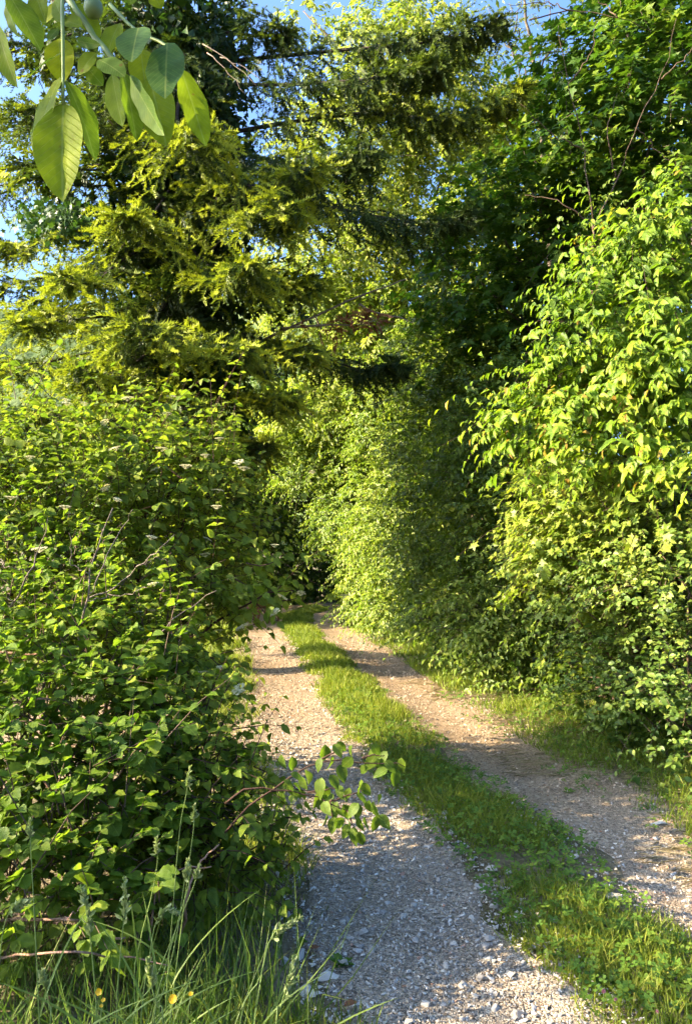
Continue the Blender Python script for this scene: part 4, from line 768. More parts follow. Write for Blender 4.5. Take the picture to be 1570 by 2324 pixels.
for k, (lab, base, lobes) in enumerate(BACK):
    shrub('lane_tree', lab, 'tree', base, lobes, 'kite', M['darkshrub'], M['twig'], twig_every=5, dens=(18, 22, 24, 26)[k], tlen=.5, nleaf=11, ll=.14, lw=.09, thick=3.0, group='trees round the far bend', hang=.4, droop=.4, flat=.6, tint=(.28, .2), trunk_r=.06, shell=(.3, 1.05), twig_r=.004, bottom=-.95)  # leaf tint lowered to paint in the tunnel's shade

# ------------------------------------------------------------------ left foreground: dogwoods, bramble
def cyme_mesh():
    r = np.random.default_rng(3); V, T = [], []
    for k in range(34):
        a, q = r.random() * 6.28, r.random() ** .5 * .5; b = np.array([math.cos(a) * q, math.sin(a) * q, .28 - .25 * q * q + r.random() * .06]); s0 = np.array([0, 0, 0.0])
        i = len(V); w = .012; V += [s0 + [w, 0, 0], s0 - [w, 0, 0], b]; T.append((i, i + 1, i + 2))
        for j in range(4):
            c = j * 1.57 + a; d = np.array([math.cos(c), math.sin(c), .5]); e = np.array([-math.sin(c), math.cos(c), 0]); i = len(V)
            V += [b, b + d * .07 + e * .04, b + d * .13, b + d * .07 - e * .04]; T += [(i, i + 1, i + 2), (i, i + 2, i + 3)]
    return mk_mesh('flower_cluster', np.array(V), np.array(T), None, M['petal_cream'])
CY = cyme_mesh()
def cymes(root, spots, size=.055):
    for p in spots:
        s = size * (.75 + .5 * rnd()); add('flower_cluster', CY, root, Matrix.Translation(Vector(p)) @ Matrix.Rotation(rnd() * 6.28, 4, 'Z') @ Matrix.Rotation(gau() * .3, 4, 'X') @ Matrix.Diagonal((s, s, s, 1)))
def cyme_spots(pts, n, up=.05):
    e = pts[:, -1]; x, y, z = proj(e); ok = np.nonzero((x > 0) & (x < 800) & (y > 900))[0]
    key = (x[ok] // 60).astype(int) * 999 + (y[ok] // 60).astype(int); o = np.lexsort((-1.6 * e[ok, 2] + 1.0 * e[ok, 1], key)); f = np.ones(len(o), bool); f[1:] = key[o][1:] != key[o][:-1]
    c = ok[o[f]]; R_.shuffle(c); return e[c[:n]] + np.array([0, -.06, up])
dg, _, pts = shrub('dogwood_shrub', 'tall flowering dogwood with cream flower heads in front of the spruce', 'shrub', G(-1.9, 6.0),
      [lobe(350, 1010, 6.2, .45, .5, .3), lobe(420, 1080, 6.0, .45, .5, .3), lobe(330, 1130, 5.8, .5, .5, .35), lobe(445, 1160, 6.0, .38, .5, .35), lobe(420, 1230, 5.7, .5, .5, .35), lobe(450, 1240, 6.2, .3, .4, .3), lobe(400, 1330, 5.8, .38, .5, .33), lobe(465, 1310, 5.6, .16, .3, .2), lobe(615, 1345, 5.3, .10, .12, .07, 1.3), lobe(340, 1340, 5.6, .5, .45, .35), lobe(300, 1450, 5.4, .45, .4, .3), lobe(430, 1440, 5.5, .35, .4, .3)],
      'dog', M['dogwood'], M['redtwig'], dens=33, tlen=.46, nleaf=10, order='pair', ll=.08, lw=.05, droop=.2, up=.45, jit=.65, hang=.35, flat=.6, sunn=.8, tint=(.55, .22), trunk_r=.022, singles=300, shell=(.3, 1.0), thick=1.6, bottom=-.9)
cymes(dg, cyme_spots(pts, 46), .075)
dg2, _, pts = shrub('dogwood_shrub', 'dogwood with pale flower heads at the left edge below the spruce', 'shrub', G(-2.9, 5.6),
      [lobe(60, 1010, 5.8, .4, .5, .28), lobe(180, 1060, 5.6, .45, .5, .3), lobe(0, 1130, 5.4, .45, .5, .32), lobe(140, 1190, 5.3, .45, .5, .32), lobe(230, 1290, 5.2, .4, .45, .3), lobe(40, 1300, 5.1, .45, .5, .32), lobe(-80, 1200, 5.3, .5, .5, .5), lobe(-160, 1080, 5.5, .5, .5, .4), lobe(130, 1400, 5.1, .5, .45, .3), lobe(-30, 1430, 5.0, .45, .45, .3)],
      'dog', M['dogwood'], M['redtwig'], dens=32, tlen=.46, nleaf=10, order='pair', ll=.08, lw=.05, droop=.2, up=.45, jit=.65, hang=.35, flat=.6, sunn=.8, tint=(.55, .22), trunk_r=.022, singles=300, shell=(.3, 1.0), thick=1.6, bottom=-.9)
cymes(dg2, cyme_spots(pts, 24), .075)
dg3, _, pts = shrub('dogwood_shrub', 'leafy dogwood leaning over the left wheel track with one twig hanging across it', 'shrub', G(-.95, 3.9),
      [lobe(370, 1480, 4.3, .26, .35, .2), lobe(330, 1570, 4.1, .3, .35, .24), lobe(400, 1600, 4.0, .22, .3, .2), lobe(390, 1720, 3.8, .28, .35, .24), lobe(450, 1730, 3.7, .16, .25, .18), lobe(500, 1800, 3.5, .12, .2, .14), lobe(440, 1880, 3.6, .26, .3, .22), lobe(560, 1890, 3.4, .13, .2, .13), lobe(490, 1970, 3.4, .22, .28, .16), lobe(615, 1975, 3.3, .08, .14, .08), lobe(360, 1980, 3.5, .28, .3, .22), lobe(300, 1830, 3.7, .28, .3, .25)],
      'dog', M['dogwood'], M['redtwig'], dens=80, tlen=.25, nleaf=8, order='pair', ll=.060, lw=.039, droop=.25, hang=.45, flat=.6, sunn=.6, tint=(.5, .22), trunk_r=.016, singles=300, shell=(.25, 1.0), thick=2.0)
cymes(dg3, [at(a, b, y) for a, b, y in ((315, 1395, 4.3), (345, 1390, 4.3), (390, 1380, 4.35), (460, 1535, 4.0), (500, 1520, 4.0), (545, 1570, 3.9), (300, 1530, 4.0), (420, 1440, 4.2))], .06)
# a sprig of the tall dogwood reaching out in front of the tunnel mouth
z9 = lambda x, y: ((900 + x / 2.617) * .5766, (2000 + y / 2.617) * .5766)
SPG = [[(0, 700), (180, 800), (360, 880), (520, 960), (620, 990)], [(360, 880), (500, 860), (640, 850), (720, 840)], [(520, 960), (650, 940), (740, 920)], [(220, 820), (280, 960), (340, 1050), (400, 1110)], [(180, 560), (320, 600), (460, 560), (520, 520)]]
spg = add('overhanging_sprig', mk_mesh('overhanging_sprig', *join([tube(curve([at(*z9(*q), 5.25) for q in l], 10, .003), np.linspace(.006, .002, 10), 5) for l in SPG]), None, M['redtwig']), dg)
LS = np.array([z9(*q) for q in [(270, 950), (390, 900), (500, 1000), (590, 1010), (640, 830), (690, 780), (740, 840), (720, 930), (740, 985), (420, 1060), (400, 1130), (180, 1090), (130, 1100), (330, 850), (470, 830), (560, 760), (500, 560), (510, 490), (440, 540), (360, 700), (300, 620), (400, 780), (600, 880), (60, 950), (60, 1040), (250, 740), (200, 640), (420, 620), (540, 880), (660, 900), (120, 820), (170, 900), (440, 960), (620, 730), (370, 960), (200, 540), (320, 520), (400, 470)]])
n = len(LS); P = at(LS[:, 0], LS[:, 1], 5.25 + .15 * gau(n)); D = unit(np.stack([gau(n) * .5 + .45, gau(n) * .35 - .1, -.75 + .3 * gau(n)], -1)); Nn = unit(np.array([-.3, -.7, .8]) + gau(n, 3) * .4); Nn = unit(Nn - (Nn * D).sum(-1, keepdims=True) * D)
L = .065 + .03 * rnd(n); piece_objects(spg, 'leaf', TP['dog'], 'dog', M['dogwood'], P - D * (L * .5)[:, None], D, Nn, L, L * .66, np.clip(.4 + .15 * gau(n), 0, 1), range(n))
cymes(dg, [at(*z9(*q), 5.2) for q in ((530, 945), (740, 905), (470, 405))], .07)
# the twig across the track
z7 = lambda x, y: ((1100 + x / 2.617) * .5766, (2850 + y / 2.617) * .5766)
TW = [[(-560, 1120), (-380, 900), (-200, 760), (0, 630), (150, 520), (300, 425), (560, 380), (850, 400), (1160, 400), (1280, 430)], [(-560, 820), (-380, 690), (-200, 660), (0, 680), (180, 690), (420, 770), (600, 850), (770, 910)], [(290, 700), (480, 680), (650, 640)], [(520, 800), (700, 735), (860, 690)], [(420, 370), (560, 290), (660, 270)], [(850, 350), (950, 320), (1080, 330)], [(700, 890), (740, 1000), (760, 1080)], [(520, 810), (540, 930), (550, 990)]]
tws = add('overhanging_twig', mk_mesh('overhanging_twig', *join([tube(curve([at(*z7(*q), 3.05) for q in l], 14, .002), np.linspace(.0045, .0015, 14), 5) for l in TW]), None, M['redtwig']), dg3)
LV = [(40, 390), (130, 410), (460, 300), (640, 235), (720, 295), (400, 415), (540, 405), (690, 405), (858, 470), (645, 510), (562, 600), (290, 545), (190, 530), (250, 610), (190, 650), (410, 650), (480, 710), (620, 690), (700, 720), (820, 650), (890, 670), (860, 755), (930, 850), (1040, 785), (300, 855), (390, 780), (480, 865), (560, 890), (630, 945), (722, 990), (820, 1035), (880, 1040), (970, 900), (1075, 1005), (985, 1030), (680, 1110), (760, 1150), (840, 1180), (480, 1010), (550, 1045), (630, 1030), (1035, 500), (1140, 430), (1185, 560), (1255, 420), (1040, 430), (940, 395), (750, 880), (600, 270), (1000, 270), (800, 880), (970, 330), (1060, 340), (100, 620), (110, 700), (30, 740), (690, 900), (540, 780)]
LV = np.array([z7(*q) for q in LV]); n = len(LV); P = at(LV[:, 0], LV[:, 1], 3.05 + .10 * gau(n)); D = unit(np.stack([gau(n) * .55 + .2, gau(n) * .35 - .1, -np.abs(.8 + .3 * gau(n))], -1)); Nn = unit(np.array([-.2, -.8, .7]) + gau(n, 3) * .4); Nn = unit(Nn - (Nn * D).sum(-1, keepdims=True) * D)
L = .052 + .026 * rnd(n); piece_objects(tws, 'leaf', TP['dog'], 'dog', M['dogwood'], P - D * (L * .5)[:, None], D, Nn, L, L * .62, np.clip(.14 + .12 * gau(n), 0, 1), range(n))  # low tint paints these leaves as if in shadow
bm_, _, pts = shrub('bramble_bush', 'dense bramble thicket with rounded toothed leaves at the left edge of the lane', 'bramble', G(-1.5, 3.2),
      [lobe(60, 1480, 4.0, .4, .4, .25), lobe(200, 1500, 4.0, .35, .35, .25), lobe(300, 1600, 3.8, .33, .35, .25), lobe(100, 1640, 3.6, .4, .4, .25), lobe(220, 1750, 3.4, .35, .35, .25), lobe(40, 1780, 3.3, .35, .35, .25), lobe(110, 1900, 3.1, .32, .3, .22), lobe(240, 1900, 3.2, .3, .3, .22), lobe(30, 2020, 2.9, .3, .3, .2), lobe(160, 2050, 2.9, .3, .3, .2), lobe(290, 2040, 3.1, .28, .3, .2), lobe(-120, 1700, 3.4, .4, .4, .4), lobe(-150, 1950, 3.0, .35, .35, .35), lobe(80, 1390, 4.3, .4, .4, .25), lobe(230, 1420, 4.3, .35, .35, .2), lobe(140, 1300, 4.7, .25, .25, .25, .7), lobe(300, 1330, 4.7, .25, .25, .28, .7), lobe(20, 1250, 4.8, .2, .25, .25, .7)],
      'bram', M['bramble'], M['twig'], dens=58, tlen=.26, nleaf=9, order='tri', ll=.060, lw=.047, droop=.25, hang=.25, flat=.7, sunn=.6, tint=(.5, .22), trunk_r=.012, singles=300, shell=(.25, 1.0), thick=2.0)
z5 = lambda x, y: (x * .5002, (2000 + y / 1.1527) * .5766)
z6 = lambda x, y: (x * .5002, (3000 + y / 1.1527) * .5766)
for pts, Yd, r in [([z5(-60, 640), z5(120, 660), z5(260, 665), z5(420, 700), z5(560, 740), z5(720, 800)], 3.9, .007), ([z5(-60, 920), z5(80, 880), z5(180, 865), z5(300, 880)], 3.5, .008), ([z5(30, 1070), z5(130, 1150), z5(240, 1290), z6(350, 310), z6(450, 500), z6(540, 660)], 3.2, .008),
                   ([z6(-60, 900), z6(120, 870), z6(330, 865), z6(560, 880), z6(760, 930)], 2.6, .005), ([z6(-20, 720), z6(160, 715), z6(330, 725), z6(440, 765), z6(580, 860)], 2.7, .006), ([z6(640, 1190), z6(700, 640), z6(740, 550), z6(830, 485), z6(955, 478)], 2.9, .005),
                   ([z6(440, 765), z6(500, 795), z6(560, 795), z6(610, 775)], 2.68, .005), ([z6(245, 730), z6(320, 700), z6(375, 650)], 2.69, .0045), ([z6(75, 685), z6(130, 680), z6(160, 650), z6(170, 600)], 2.68, .004), ([z6(180, 700), z6(205, 640), z6(215, 600)], 2.7, .003),
                   ([z6(150, 620), z6(110, 560), z6(125, 520)], 2.75, .003), ([z6(820, 870), z6(850, 620), z6(900, 480), z6(985, 370)], 3.0, .006), ([z6(360, 360), z6(410, 300), z6(470, 275)], 3.2, .003)]:
    wood(bm_, 'cane', [at(a, b, Yd + .06 * gau()) for a, b in pts], r, r * .45, M['cane'], 16, .004, 6)
ds = thing('dead_shrub', 'bare grey dead twigs fanning up through the dogwood leaves', 'shrub', G(-1.45, 4.0))
for pts, r in [([(375, 520), (395, 420), (405, 300), (440, 180), (500, 0)], .012), ([(395, 420), (440, 330), (500, 190), (560, 80), (600, 10)], .007), ([(400, 410), (520, 360), (640, 260), (720, 190), (790, 115)], .008), ([(400, 420), (480, 400), (590, 390), (670, 350)], .006), ([(405, 300), (330, 260), (325, 180), (320, 120)], .006), ([(0, 520), (60, 430), (130, 300), (180, 200), (230, 60)], .012),
               ([(60, 430), (30, 400), (0, 360)], .006), ([(130, 290), (60, 270), (10, 250)], .006), ([(640, 260), (700, 230), (770, 240)], .004), ([(560, 740), (650, 640), (760, 520), (860, 450), (975, 370)], .007), ([(375, 520), (360, 620), (330, 760), (320, 1000)], .014), ([(750, 1150), (790, 1010), (840, 900), (880, 860)], .008), ([(600, 990), (560, 970), (510, 960)], .004), ([(520, 960), (600, 1000), (660, 1015)], .005)]:
    wood(ds, 'branch', [at(*z5(a, b), 3.95 + .05 * gau()) for a, b in pts], r * .55, r * .2, M['grey'], 14, .006, 5)
# ------------------------------------------------------------------ walnut branch overhead, tall grass, flowers, dog
wt = thing('overhead_walnut', 'walnut branch with big smooth leaflets hanging into the top left corner', 'walnut tree', G(-5.2, -.3))
wood(wt, 'trunk', [G(-5.2, -.3), (-5.2, -.3, 1.5), (-5.1, -.2, 3.2), (-5.2, -.2, 5.4)], .19, .07, M['greybark'], 14, .01, 10)
wood(wt, 'limb', [(-5.1, -.2, 2.4), (-3.6, .1, 3.4), (-1.8, .5, 3.3), at(-60, -160, 1.25), at(140, -40, 1.15)], .06, .006, M['greybark'], 18, .006, 7)
arr, pts = sprays([((-5.2, -.5, 5.4), (1.4, 1.4, 1.0)), ((-6.5, 1.1, 3.3), (.7, .7, .6)), ((-6.8, -.2, 3.2), (1.1, 1.1, 1.0)), ((-6.4, -.4, 4.6), (1.0, 1.0, .8)), ((-4.5, -1.6, 4.0), (1.0, 1.0, .9))], 11, .7, 12, .13, .065, droop=.5, hang=.5)  # out-of-view crown lobes, placed and sized to shade bramble and near path
foliage(wt, 'kite', M['walnut'], arr)
z1 = lambda x, y: (x * .5002, y * .5002)
br = wood(wt, 'branch', [at(120, -60, 1.16), at(*z1(330, 20), 1.1), at(*z1(420, 150), 1.08), at(*z1(500, 250), 1.06), at(*z1(570, 325), 1.05)], .006, .0025, M['stem'], 14, .001, 6)
wood(br, 'leaf_stalk', [at(*z1(285, -80), 1.08), at(*z1(286, 100), 1.05), at(*z1(288, 280), 1.03), at(*z1(289, 480), 1.02)], .0032, .002, M['stem'], 10, 0, 5)
wood(br, 'leaf_stalk', [at(*z1(500, 20), 1.1), at(*z1(620, 140), 1.06), at(*z1(760, 210), 1.03), at(*z1(820, 320), 1.03)], .0028, .0018, M['stem'], 10, 0, 5)
LF = [  # base, tip, width in picture, distances of base and tip, turn about own axis, tint with sun glow or sky sheen put in
    ((290, 470), (265, 895), 215, 1.02, .98, .1, .50), ((275, 350), (105, 685), 150, 1.03, 1.02, .6, .62), ((300, 365), (475, 715), 120, 1.03, 1.06, -.8, .45), ((280, 240), (65, 360), 100, 1.05, 1.05, .7, .35), ((270, 175), (275, 352), 125, 1.12, 1.10, 0, .85),
    ((510, 335), (550, 578), 105, 1.08, 1.09, .5, .42), ((560, 325), (635, 632), 100, 1.06, 1.06, -.6, .40), ((590, 345), (738, 622), 110, 1.04, .98, 1.0, .25), ((680, 345), (750, 658), 165, 1.09, 1.07, .2, .65), ((640, 225), (660, 405), 118, 1.10, 1.09, .1, .72),
    ((822, 310), (942, 672), 130, 1.05, 1.08, -.5, .50), ((630, 125), (588, 262), 150, 1.00, .93, .1, .12), ((760, 195), (745, 442), 168, 1.0, .93, .1, .10), ((40, -30), (195, 222), 120, 1.05, 1.04, -.5, .45), ((-10, 110), (40, 380), 95, 1.04, 1.03, .5, .45), ((30, 0), (60, 165), 60, 1.1, 1.1, .9, .30),
    ((330, 10), (455, 175), 95, 1.10, 1.09, -.3, .62), ((545, 105), (468, 235), 110, 1.08, 1.07, .3, .60), ((270, 15), (195, 92), 70, 1.1, 1.1, .2, .75), ((160, -40), (200, 95), 90, 1.06, 1.05, .3, .5), ((350, 185), (455, 205), 45, 1.06, 1.04, 1.0, .2), ((440, 240), (345, 325), 90, 1.09, 1.09, .1, .6), ((450, 270), (560, 320), 100, 1.03, 1.0, -.1, .3), ((285, 90), (370, 110), 70, 1.08, 1.05, .1, .5), ((390, 300), (470, 390), 70, 1.1, 1.1, .2, .45),
    ((265, 130), (215, 175), 50, 1.07, 1.06, .1, .3), ((250, 0), (285, 100), 70, 1.09, 1.07, .6, .4), ((600, -20), (590, 20), 50, 1.1, 1.1, 0, .4), ((690, -30), (735, 30), 70, 1.1, 1.1, 0, .8)]
for (b, e, w, y0, y1, turn, ti) in LF:
    p, q = at(*z1(*b), y0), at(*z1(*e), y1); d = q - p; L1 = np.linalg.norm(d); d /= L1
    n0 = np.array([0, -1.0, .25]); n0 = unit(n0 - (n0 @ d) * d); s0 = np.cross(d, n0); n1 = n0 * math.cos(turn) + s0 * math.sin(turn)
    W = 1.12 * w * .5002 / F * (y0 + y1) / 2
    piece_objects(br, 'leaf', TP['walnut'], 'walnut', M['walnut'], p[None], d[None], n1[None], np.array([L1 * .97]), np.array([W]), np.array([ti]), [0])
def ball(c, r, mat, name, parent, sq=1.0):
    bm = bmesh.new(); bmesh.ops.create_icosphere(bm, subdivisions=3, radius=r)
    for v in bm.verts: v.co.z *= sq; v.co += v.co.normalized() * (float(vnoise(v.co.x * 150, v.co.y * 150 + v.co.z * 90)) - .5) * r * .06
    me = bpy.data.meshes.new(name); bm.to_mesh(me); bm.free(); me.materials.append(mat); me.shade_smooth(); return add(name, me, parent, Matrix.Translation(Vector(c)))
ball(at(*z1(425, 36), 1.08), .0135, M['nut'], 'nut', br, 1.15)

# tall grass tuft at the bottom left, single flowering stalks
n = 2300; x = -1.5 + 1.45 * rnd(n); y = 1.75 + 1.5 * rnd(n); k = (x < cx(y) - 1.46 + .1 * gau(n)) ; x, y = x[k], y[k]; pt = vnoise(x, y, 3)
o = blades(x, y, (0.13 + 0.32 * rnd(len(x)) ** 1.8) * (.55 + .8 * pt), 0.004 + 0.004 * rnd(len(x)), .35 + .5 * (pt - .5) + gau(len(x)) * .22, .6, M['tallgrass'], 'tall_grass', 'tuft of long narrow grass blades at the foot of the brambles', 'grass')
def seed_head(pts, r, parent):
    q = curve(pts, 12); n = 70; f = rnd(n) * 10.9; i = f.astype(int); fr = (f - i)[:, None]; P = q[i] * (1 - fr) + q[i + 1] * fr; tg = unit(q[i + 1] - q[i]); D = unit(tg * 1.0 + gau(n, 3) * .42); t = f / 11
    L = r * (2.2 - 1.1 * t) * (.7 + .6 * rnd(n)); Nn = unit(gau(n, 3)); Nn = unit(Nn - (Nn * D).sum(-1, keepdims=True) * D)
    V_, T_, lu, _ = scatter(TP['oval3'], P, D, Nn, L, L * .38, rnd(n)); return add('seed_head', mk_mesh('seed_head', V_, T_, lu, M['seed']), parent)
STK = [('grass stalk with a thick upright seed head left of the bramble canes', [(440, 1190), (425, 950), (410, 790), (395, 660), (370, 570)], 2, 2.0), ('tall grass stalk with long split seed head above the yellow flowers', [(530, 1190), (545, 900), (560, 740), (568, 640), (565, 530)], 2, 2.05), ('thin grass stalk with drooping seed head at the far left', [(180, 1190), (165, 850), (150, 560), (140, 380), (135, 260)], 1, 2.0),
       ('short grass stalk with bent seed head in the bottom left corner', [(230, 1190), (224, 1120), (215, 1050), (200, 1000), (190, 955)], 2, 1.95), ('slender grass stalk with small seed head among the dogwood leaves', [(610, 1000), (640, 800), (690, 600), (715, 450), (710, 340)], 1, 2.4), ('grass stalk with a dense seed head in front of the dark hollow', [(690, 1190), (760, 900), (830, 650), (858, 550), (853, 440)], 1, 2.15),
       ('tallest grass stalk reaching up over the dogwood leaves', [(750, 1190), (775, 800), (815, 320), (845, 150), (862, 20)], 1, 2.3), ('grass stalk with narrow seed head next to the tallest stalk', [(770, 1190), (830, 700), (860, 450), (880, 290), (880, 195)], 1, 2.35), ('arching grass stalk bending toward the gravel', [(1090, 1190), (1180, 980), (1225, 810), (1290, 745), (1365, 706)], 2, 2.05),
       ('grass stalk with feathery seed head beside the gravel track', [(1255, 1190), (1270, 1130), (1282, 1080), (1315, 980), (1332, 890)], 2, 1.95), ('short grass stalk with nodding seed head under the canes', [(740, 1190), (715, 1110), (692, 1030), (685, 960), (672, 900)], 2, 1.95), ('grass stalk with spread seed head touching a dead cane', [(640, 1190), (680, 880), (705, 740), (750, 670), (805, 685)], 2, 2.1),
       ('grass stalk with two loose seed tufts by the left edge', [(-10, 1100), (10, 800), (40, 690), (80, 650), (130, 632)], 2, 2.1), ('thin leaning grass stalk crossing the brambles', [(600, 1190), (700, 1000), (790, 780), (880, 560), (905, 470)], 1, 2.2), ('bright lit grass stalk leaning right of the yellow flower', [(700, 1190), (740, 1050), (800, 800), (835, 560), (850, 470)], 1, 2.05)]
for lab, p, fat, Yd in STK:
    pts = [at(*z6(*q), Yd) for q in p]; g0 = np.array([pts[0][0] + .02 * gau(), Yd + .02 * gau(), 0.0]); g0[2] = gh(g0[0], g0[1]) - .01
    t_ = thing('grass_stalk', lab, 'grass stalk', g0, 'flowering grass stalks'); wood(t_, 'stem', [g0] + pts, .0022, .0009, M['stem'], 20, 0, 5)
    seed_head(pts[-3:] if fat == 2 else [(pts[-2] * .7 + pts[-1] * .3), (pts[-2] + pts[-1]) / 2, pts[-1]], .0115 if fat == 2 else .009, t_)
    for j in range(2):
        b = g0 * (1 - .35 * (j + 1)) + pts[1] * .35 * (j + 1); a = rnd() * 6.28; D = unit(np.array([[math.cos(a) * .7, math.sin(a) * .3, .8]])); Nn = unit(np.array([[math.cos(a) * -.6, -.3, .6]])); Nn = unit(Nn - (Nn * D).sum() * D)
        V_, T_, lu, _ = scatter([tpl_blade(7, lambda v: (1 - v) ** .5 + .05, .3, .5)], b[None], D, Nn, np.array([.22 + .12 * rnd()]), np.array([.008]), np.array([.6])); add('blade', mk_mesh('blade', V_, T_, lu, M['tallgrass']), t_)
def petal_mesh():
    Vv, T = [], []
    for k in range(5):
        a = k * 1.2566; tv, tt = tpl_blade(4, lambda v: .2 + .9 * math.sin(math.pi * min(1, v ** 1.3)) ** .6 if v < .95 else .3, .3, -.35); o = sum(len(q) for q in Vv); c, s = math.cos(a), math.sin(a)
        u, v, w = tv[:, 0] * .95, tv[:, 1], tv[:, 2]; Vv.append(np.stack([u * c - v * s, u * s + v * c, w], -1)); T.append(tt + o)
    return mk_mesh('petals', np.concatenate(Vv), np.concatenate(T), None, M['petal_yellow'])
PM = petal_mesh()
for lab, q, r, til in [('open yellow buttercup, the largest of the small flowers', (785, 1075), .011, .9), ('small yellow buttercup facing left above two buds', (450, 1042), .009, 1.2), ('tiny yellow buttercup just below the left-facing one', (470, 1080), .006, .6), ('lowest tiny yellow buttercup of the left trio', (462, 1106), .005, .5), ('small closed yellow buttercup at the right of the tuft', (866, 1053), .007, .3)]:
    c = at(*z6(*q), 2.0); g0 = np.array([c[0] - .02, 2.03, gh(c[0], 2.03) - .01]); t_ = thing('buttercup', lab, 'flower', g0, 'buttercups in the tall grass')
    wood(t_, 'stem', [g0, (g0 + c) / 2 + np.array([-.02, 0, 0]), c], .0012, .0008, M['stem'], 10, 0, 4)
    add('petals', PM, t_, Matrix.Translation(Vector(c)) @ Matrix.Rotation(til, 4, 'X') @ Matrix.Rotation(.4, 4, 'Z') @ Matrix.Diagonal((r, r, r, 1)))
# pink clover heads at the bottom right
for lab, dx, dy, r in [('pink clover head at the edge of the gravel, bottom right', 1369, 2250, .009), ('smaller pink clover head right of the first', 1396, 2268, .007), ('pale clover head low in the bottom right corner', 1490, 2296, .007)]:
    Yd = 2.62; c = at(dx, dy, Yd); g0 = np.array([c[0], c[1] + .01, float(gh(c[0], c[1])) - .005]); t_ = thing('clover_flower', lab, 'flower', g0, 'clover heads')
    c[2] = max(c[2], g0[2] + .04); wood(t_, 'stem', [g0, c], .0012, .0009, M['stem'], 5, 0, 4)
    m_ = 46; D = unit(gau(m_, 3) + np.array([0, 0, .5])); Nn = unit(gau(m_, 3)); Nn = unit(Nn - (Nn * D).sum(-1, keepdims=True) * D)
    V_, T_, lu, _ = scatter(TP['kite'], np.tile(c, (m_, 1)), D, Nn, np.full(m_, r), np.full(m_, r * .35), rnd(m_)); add('petals', mk_mesh('petals', V_, T_, lu, M['petal_pink']), t_)
# broad weeds at the edges of the strip
for lab, dx, dy, r, nl in [('broad-leaved weed at the gravel edge of the grass strip', 1375, 2225, .055, 7), ('plantain rosette in the middle of the grass strip', 1240, 2100, .05, 6), ('dark leafy weed growing in the left verge of the gravel', 775, 2165, .06, 8), ('weed tuft alone on the right wheel track', 1290, 1790, .05, 9), ('small weed on the right edge of the strip', 1060, 1745, .05, 7)]:
    p = at(dx, dy, 1.65 * F / (dy - 1252)); g0 = np.array([p[0], p[1], float(gh(p[0], p[1]))]); t_ = thing('weed', lab, 'weed', g0, 'broad weeds on the lane')
    a = np.arange(nl) * 2.4; D = unit(np.stack([np.cos(a), np.sin(a), .35 + .4 * rnd(nl)], -1)); Nn = unit(np.stack([-np.cos(a) * .4, -np.sin(a) * .4, np.ones(nl)], -1)); Nn = unit(Nn - (Nn * D).sum(-1, keepdims=True) * D)
    piece_objects(t_, 'leaf', TP['bram'], 'bram', M['clover'], np.tile(g0, (nl, 1)), D, Nn, np.full(nl, r) * (.7 + .6 * rnd(nl)), np.full(nl, r * .5), np.clip(.4 + .2 * gau(nl), 0, 1), range(nl))
for lab, dx, dy, s in [('dry brown leaf lying on the gravel near the left verge', 780, 2262, .05), ('reddish brown leaf at the foot of the left verge', 702, 2140, .045), ('rust-coloured leaf on the grass strip', 1130, 1975, .03), ('small brown leaf beside the strip', 1145, 1890, .035)]:
    p = at(dx, dy, 1.65 * F / (dy - 1252)); V_, T_, lu, _ = scatter(TP['bram'], np.array([[p[0], p[1], float(gh(p[0], p[1])) + .03]]), unit(np.array([[.9, .3 * gau(), .1]])), np.array([[0, -.2, 1.0]]), np.array([s]), np.array([s * .6]), np.array([.5]))
    tag(add('fallen_leaf', mk_mesh('fallen_leaf', V_, T_, lu, M['dry'])), lab, 'leaf', 'fallen leaves on the lane')

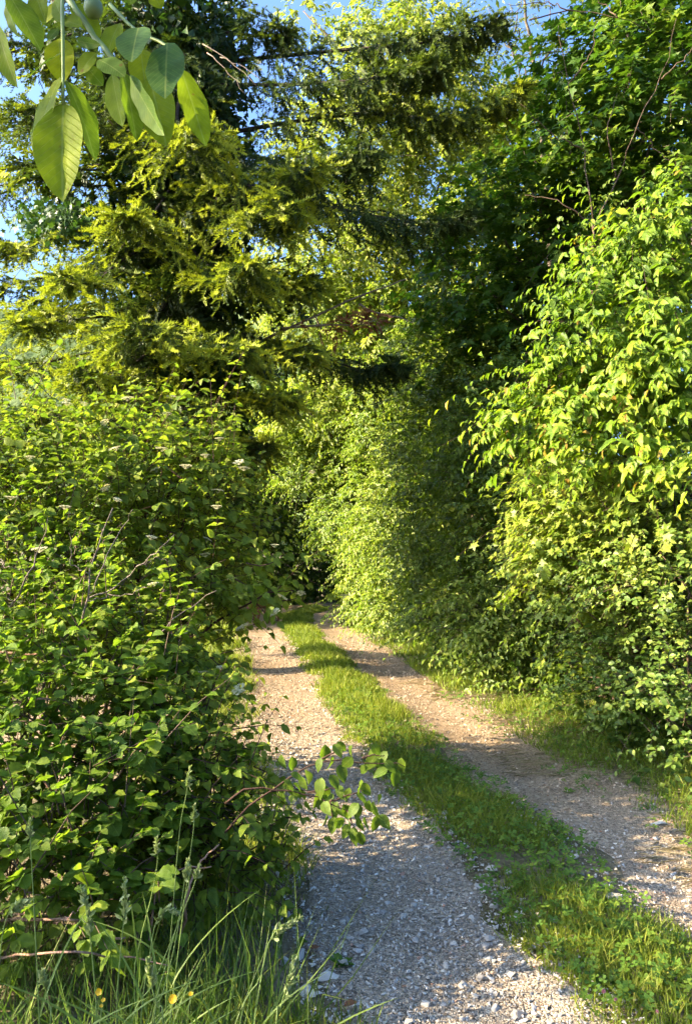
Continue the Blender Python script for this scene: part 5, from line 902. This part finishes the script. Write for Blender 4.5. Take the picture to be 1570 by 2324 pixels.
# ------------------------------------------------------------------ dog on the left track, half hidden by dogwood leaves
def dog(loc, rz):
    pts = {'hip': (-.30, 0, .50), 'mid': (-.05, 0, .49), 'chest': (.20, 0, .47), 'shoulder': (.30, 0, .52), 'neck': (.42, 0, .44), 'head': (.55, 0, .30), 'brow': (.60, 0, .24), 'muzzle': (.655, 0, .155), 'nose': (.68, 0, .11),
           'tail1': (-.40, 0, .52), 'tail2': (-.52, 0, .44), 'tail3': (-.60, 0, .34)}
    rad = {'hip': (.095, .10), 'mid': (.095, .11), 'chest': (.105, .14), 'shoulder': (.085, .11), 'neck': (.07, .085), 'head': (.066, .07), 'brow': (.058, .06), 'muzzle': (.034, .036), 'nose': (.026, .026), 'tail1': (.03, .03), 'tail2': (.028, .03), 'tail3': (.012, .012)}
    ed = [('hip', 'mid'), ('mid', 'chest'), ('chest', 'shoulder'), ('shoulder', 'neck'), ('neck', 'head'), ('head', 'brow'), ('brow', 'muzzle'), ('muzzle', 'nose'), ('hip', 'tail1'), ('tail1', 'tail2'), ('tail2', 'tail3')]
    for s, nm, f in ((1, 'l', .06), (-1, 'r', -.05)):
        for k, (p, r) in enumerate([((.24, s * .085, .38), (.055, .06)), ((.20 + f * .5, s * .09, .24), (.036, .04)), ((.23 + f, s * .09, .10), (.024, .026)), ((.22 + f, s * .09, .028), (.026, .026)), ((.265 + f, s * .09, .020), (.024, .020))]):
            pts[f'f{nm}{k}'] = p; rad[f'f{nm}{k}'] = r; ed.append(('chest' if k == 0 else f'f{nm}{k-1}', f'f{nm}{k}'))
        for k, (p, r) in enumerate([((-.30, s * .085, .40), (.07, .075)), ((-.23 - f, s * .09, .28), (.045, .05)), ((-.36 - f, s * .09, .17), (.028, .03)), ((-.34 - f, s * .09, .03), (.024, .026)), ((-.30 - f, s * .09, .020), (.024, .02))]):
            pts[f'h{nm}{k}'] = p; rad[f'h{nm}{k}'] = r; ed.append(('hip' if k == 0 else f'h{nm}{k-1}', f'h{nm}{k}'))
    ks = list(pts); me = bpy.data.meshes.new('dog'); me.from_pydata([pts[k] for k in ks], [(ks.index(a), ks.index(b)) for a, b in ed], [])
    m, t, out = newmat('dog_coat'); tc = N(t, 'ShaderNodeTexCoord'); n_ = N(t, 'ShaderNodeTexNoise'); n_.inputs['Scale'].default_value = 35; n_.inputs['Detail'].default_value = 6; t.links.new(tc.outputs['Object'], n_.inputs[0])
    sp = N(t, 'ShaderNodeSeparateXYZ'); t.links.new(tc.outputs['Object'], sp.inputs[0]); mr = N(t, 'ShaderNodeMapRange'); mr.inputs[1].default_value = .50; mr.inputs[2].default_value = .60; t.links.new(sp.outputs[0], mr.inputs[0])
    rp = ramp(t, [(.3, (.10, .035, .015)), (.7, (.22, .085, .035))]); t.links.new(n_.outputs[0], rp.inputs[0]); mx = N(t, 'ShaderNodeMix', data_type='RGBA'); t.links.new(mr.outputs[0], mx.inputs[0]); t.links.new(rp.outputs[0], mx.inputs[6]); mx.inputs[7].default_value = (.012, .010, .010, 1)
    p = N(t, 'ShaderNodeBsdfPrincipled'); p.inputs['Roughness'].default_value = .7; t.links.new(mx.outputs[2], p.inputs['Base Color']); t.links.new(p.outputs[0], out.inputs[0]); me.materials.append(m)
    d_ = add('dog', me, None, Matrix.Translation(Vector(loc)) @ Matrix.Rotation(rz, 4, 'Z'))
    md = d_.modifiers.new('skin', 'SKIN'); lay = me.skin_vertices[0]
    for i, k in enumerate(ks): lay.data[i].radius = rad[k]; lay.data[i].use_root = (k == 'hip')
    md.use_smooth_shade = True; sb = d_.modifiers.new('sub', 'SUBSURF'); sb.levels = 2; sb.render_levels = 2
    tag(d_, 'reddish brown dog with dark muzzle sniffing the left track, half hidden by leaves', 'dog')
    dark = plain_mat('dog_dark', (.02, .012, .01), .5)
    for s in (1, -1):
        tv, tt = tpl_blade(6, lambda v: math.sin(math.pi * v ** .7) ** .7, .25, .35, sub=2); Mx = WM[d_.name] @ Matrix.Translation((.50, s * .058, .345)) @ Matrix.Rotation(s * -1.2, 4, 'X') @ Matrix.Rotation(1.3 * -s, 4, 'Z') @ Matrix.Diagonal((.075, .11, .11, 1))
        e_ = add('ear', mk_mesh('ear', tv, tt, None, m), d_, Mx); so_ = e_.modifiers.new('solid', 'SOLIDIFY'); so_.thickness = .08
        ball(WM[d_.name] @ Vector((.612, s * .040, .262)), .009, dark, 'eye', d_)
    ball(WM[d_.name] @ Vector((.693, 0, .108)), .017, dark, 'nose', d_)
dl = at(597, 1413, 17.6); dog((float(dl[0]), 17.6, float(gh(dl[0], 17.6)) + .01), math.radians(233))
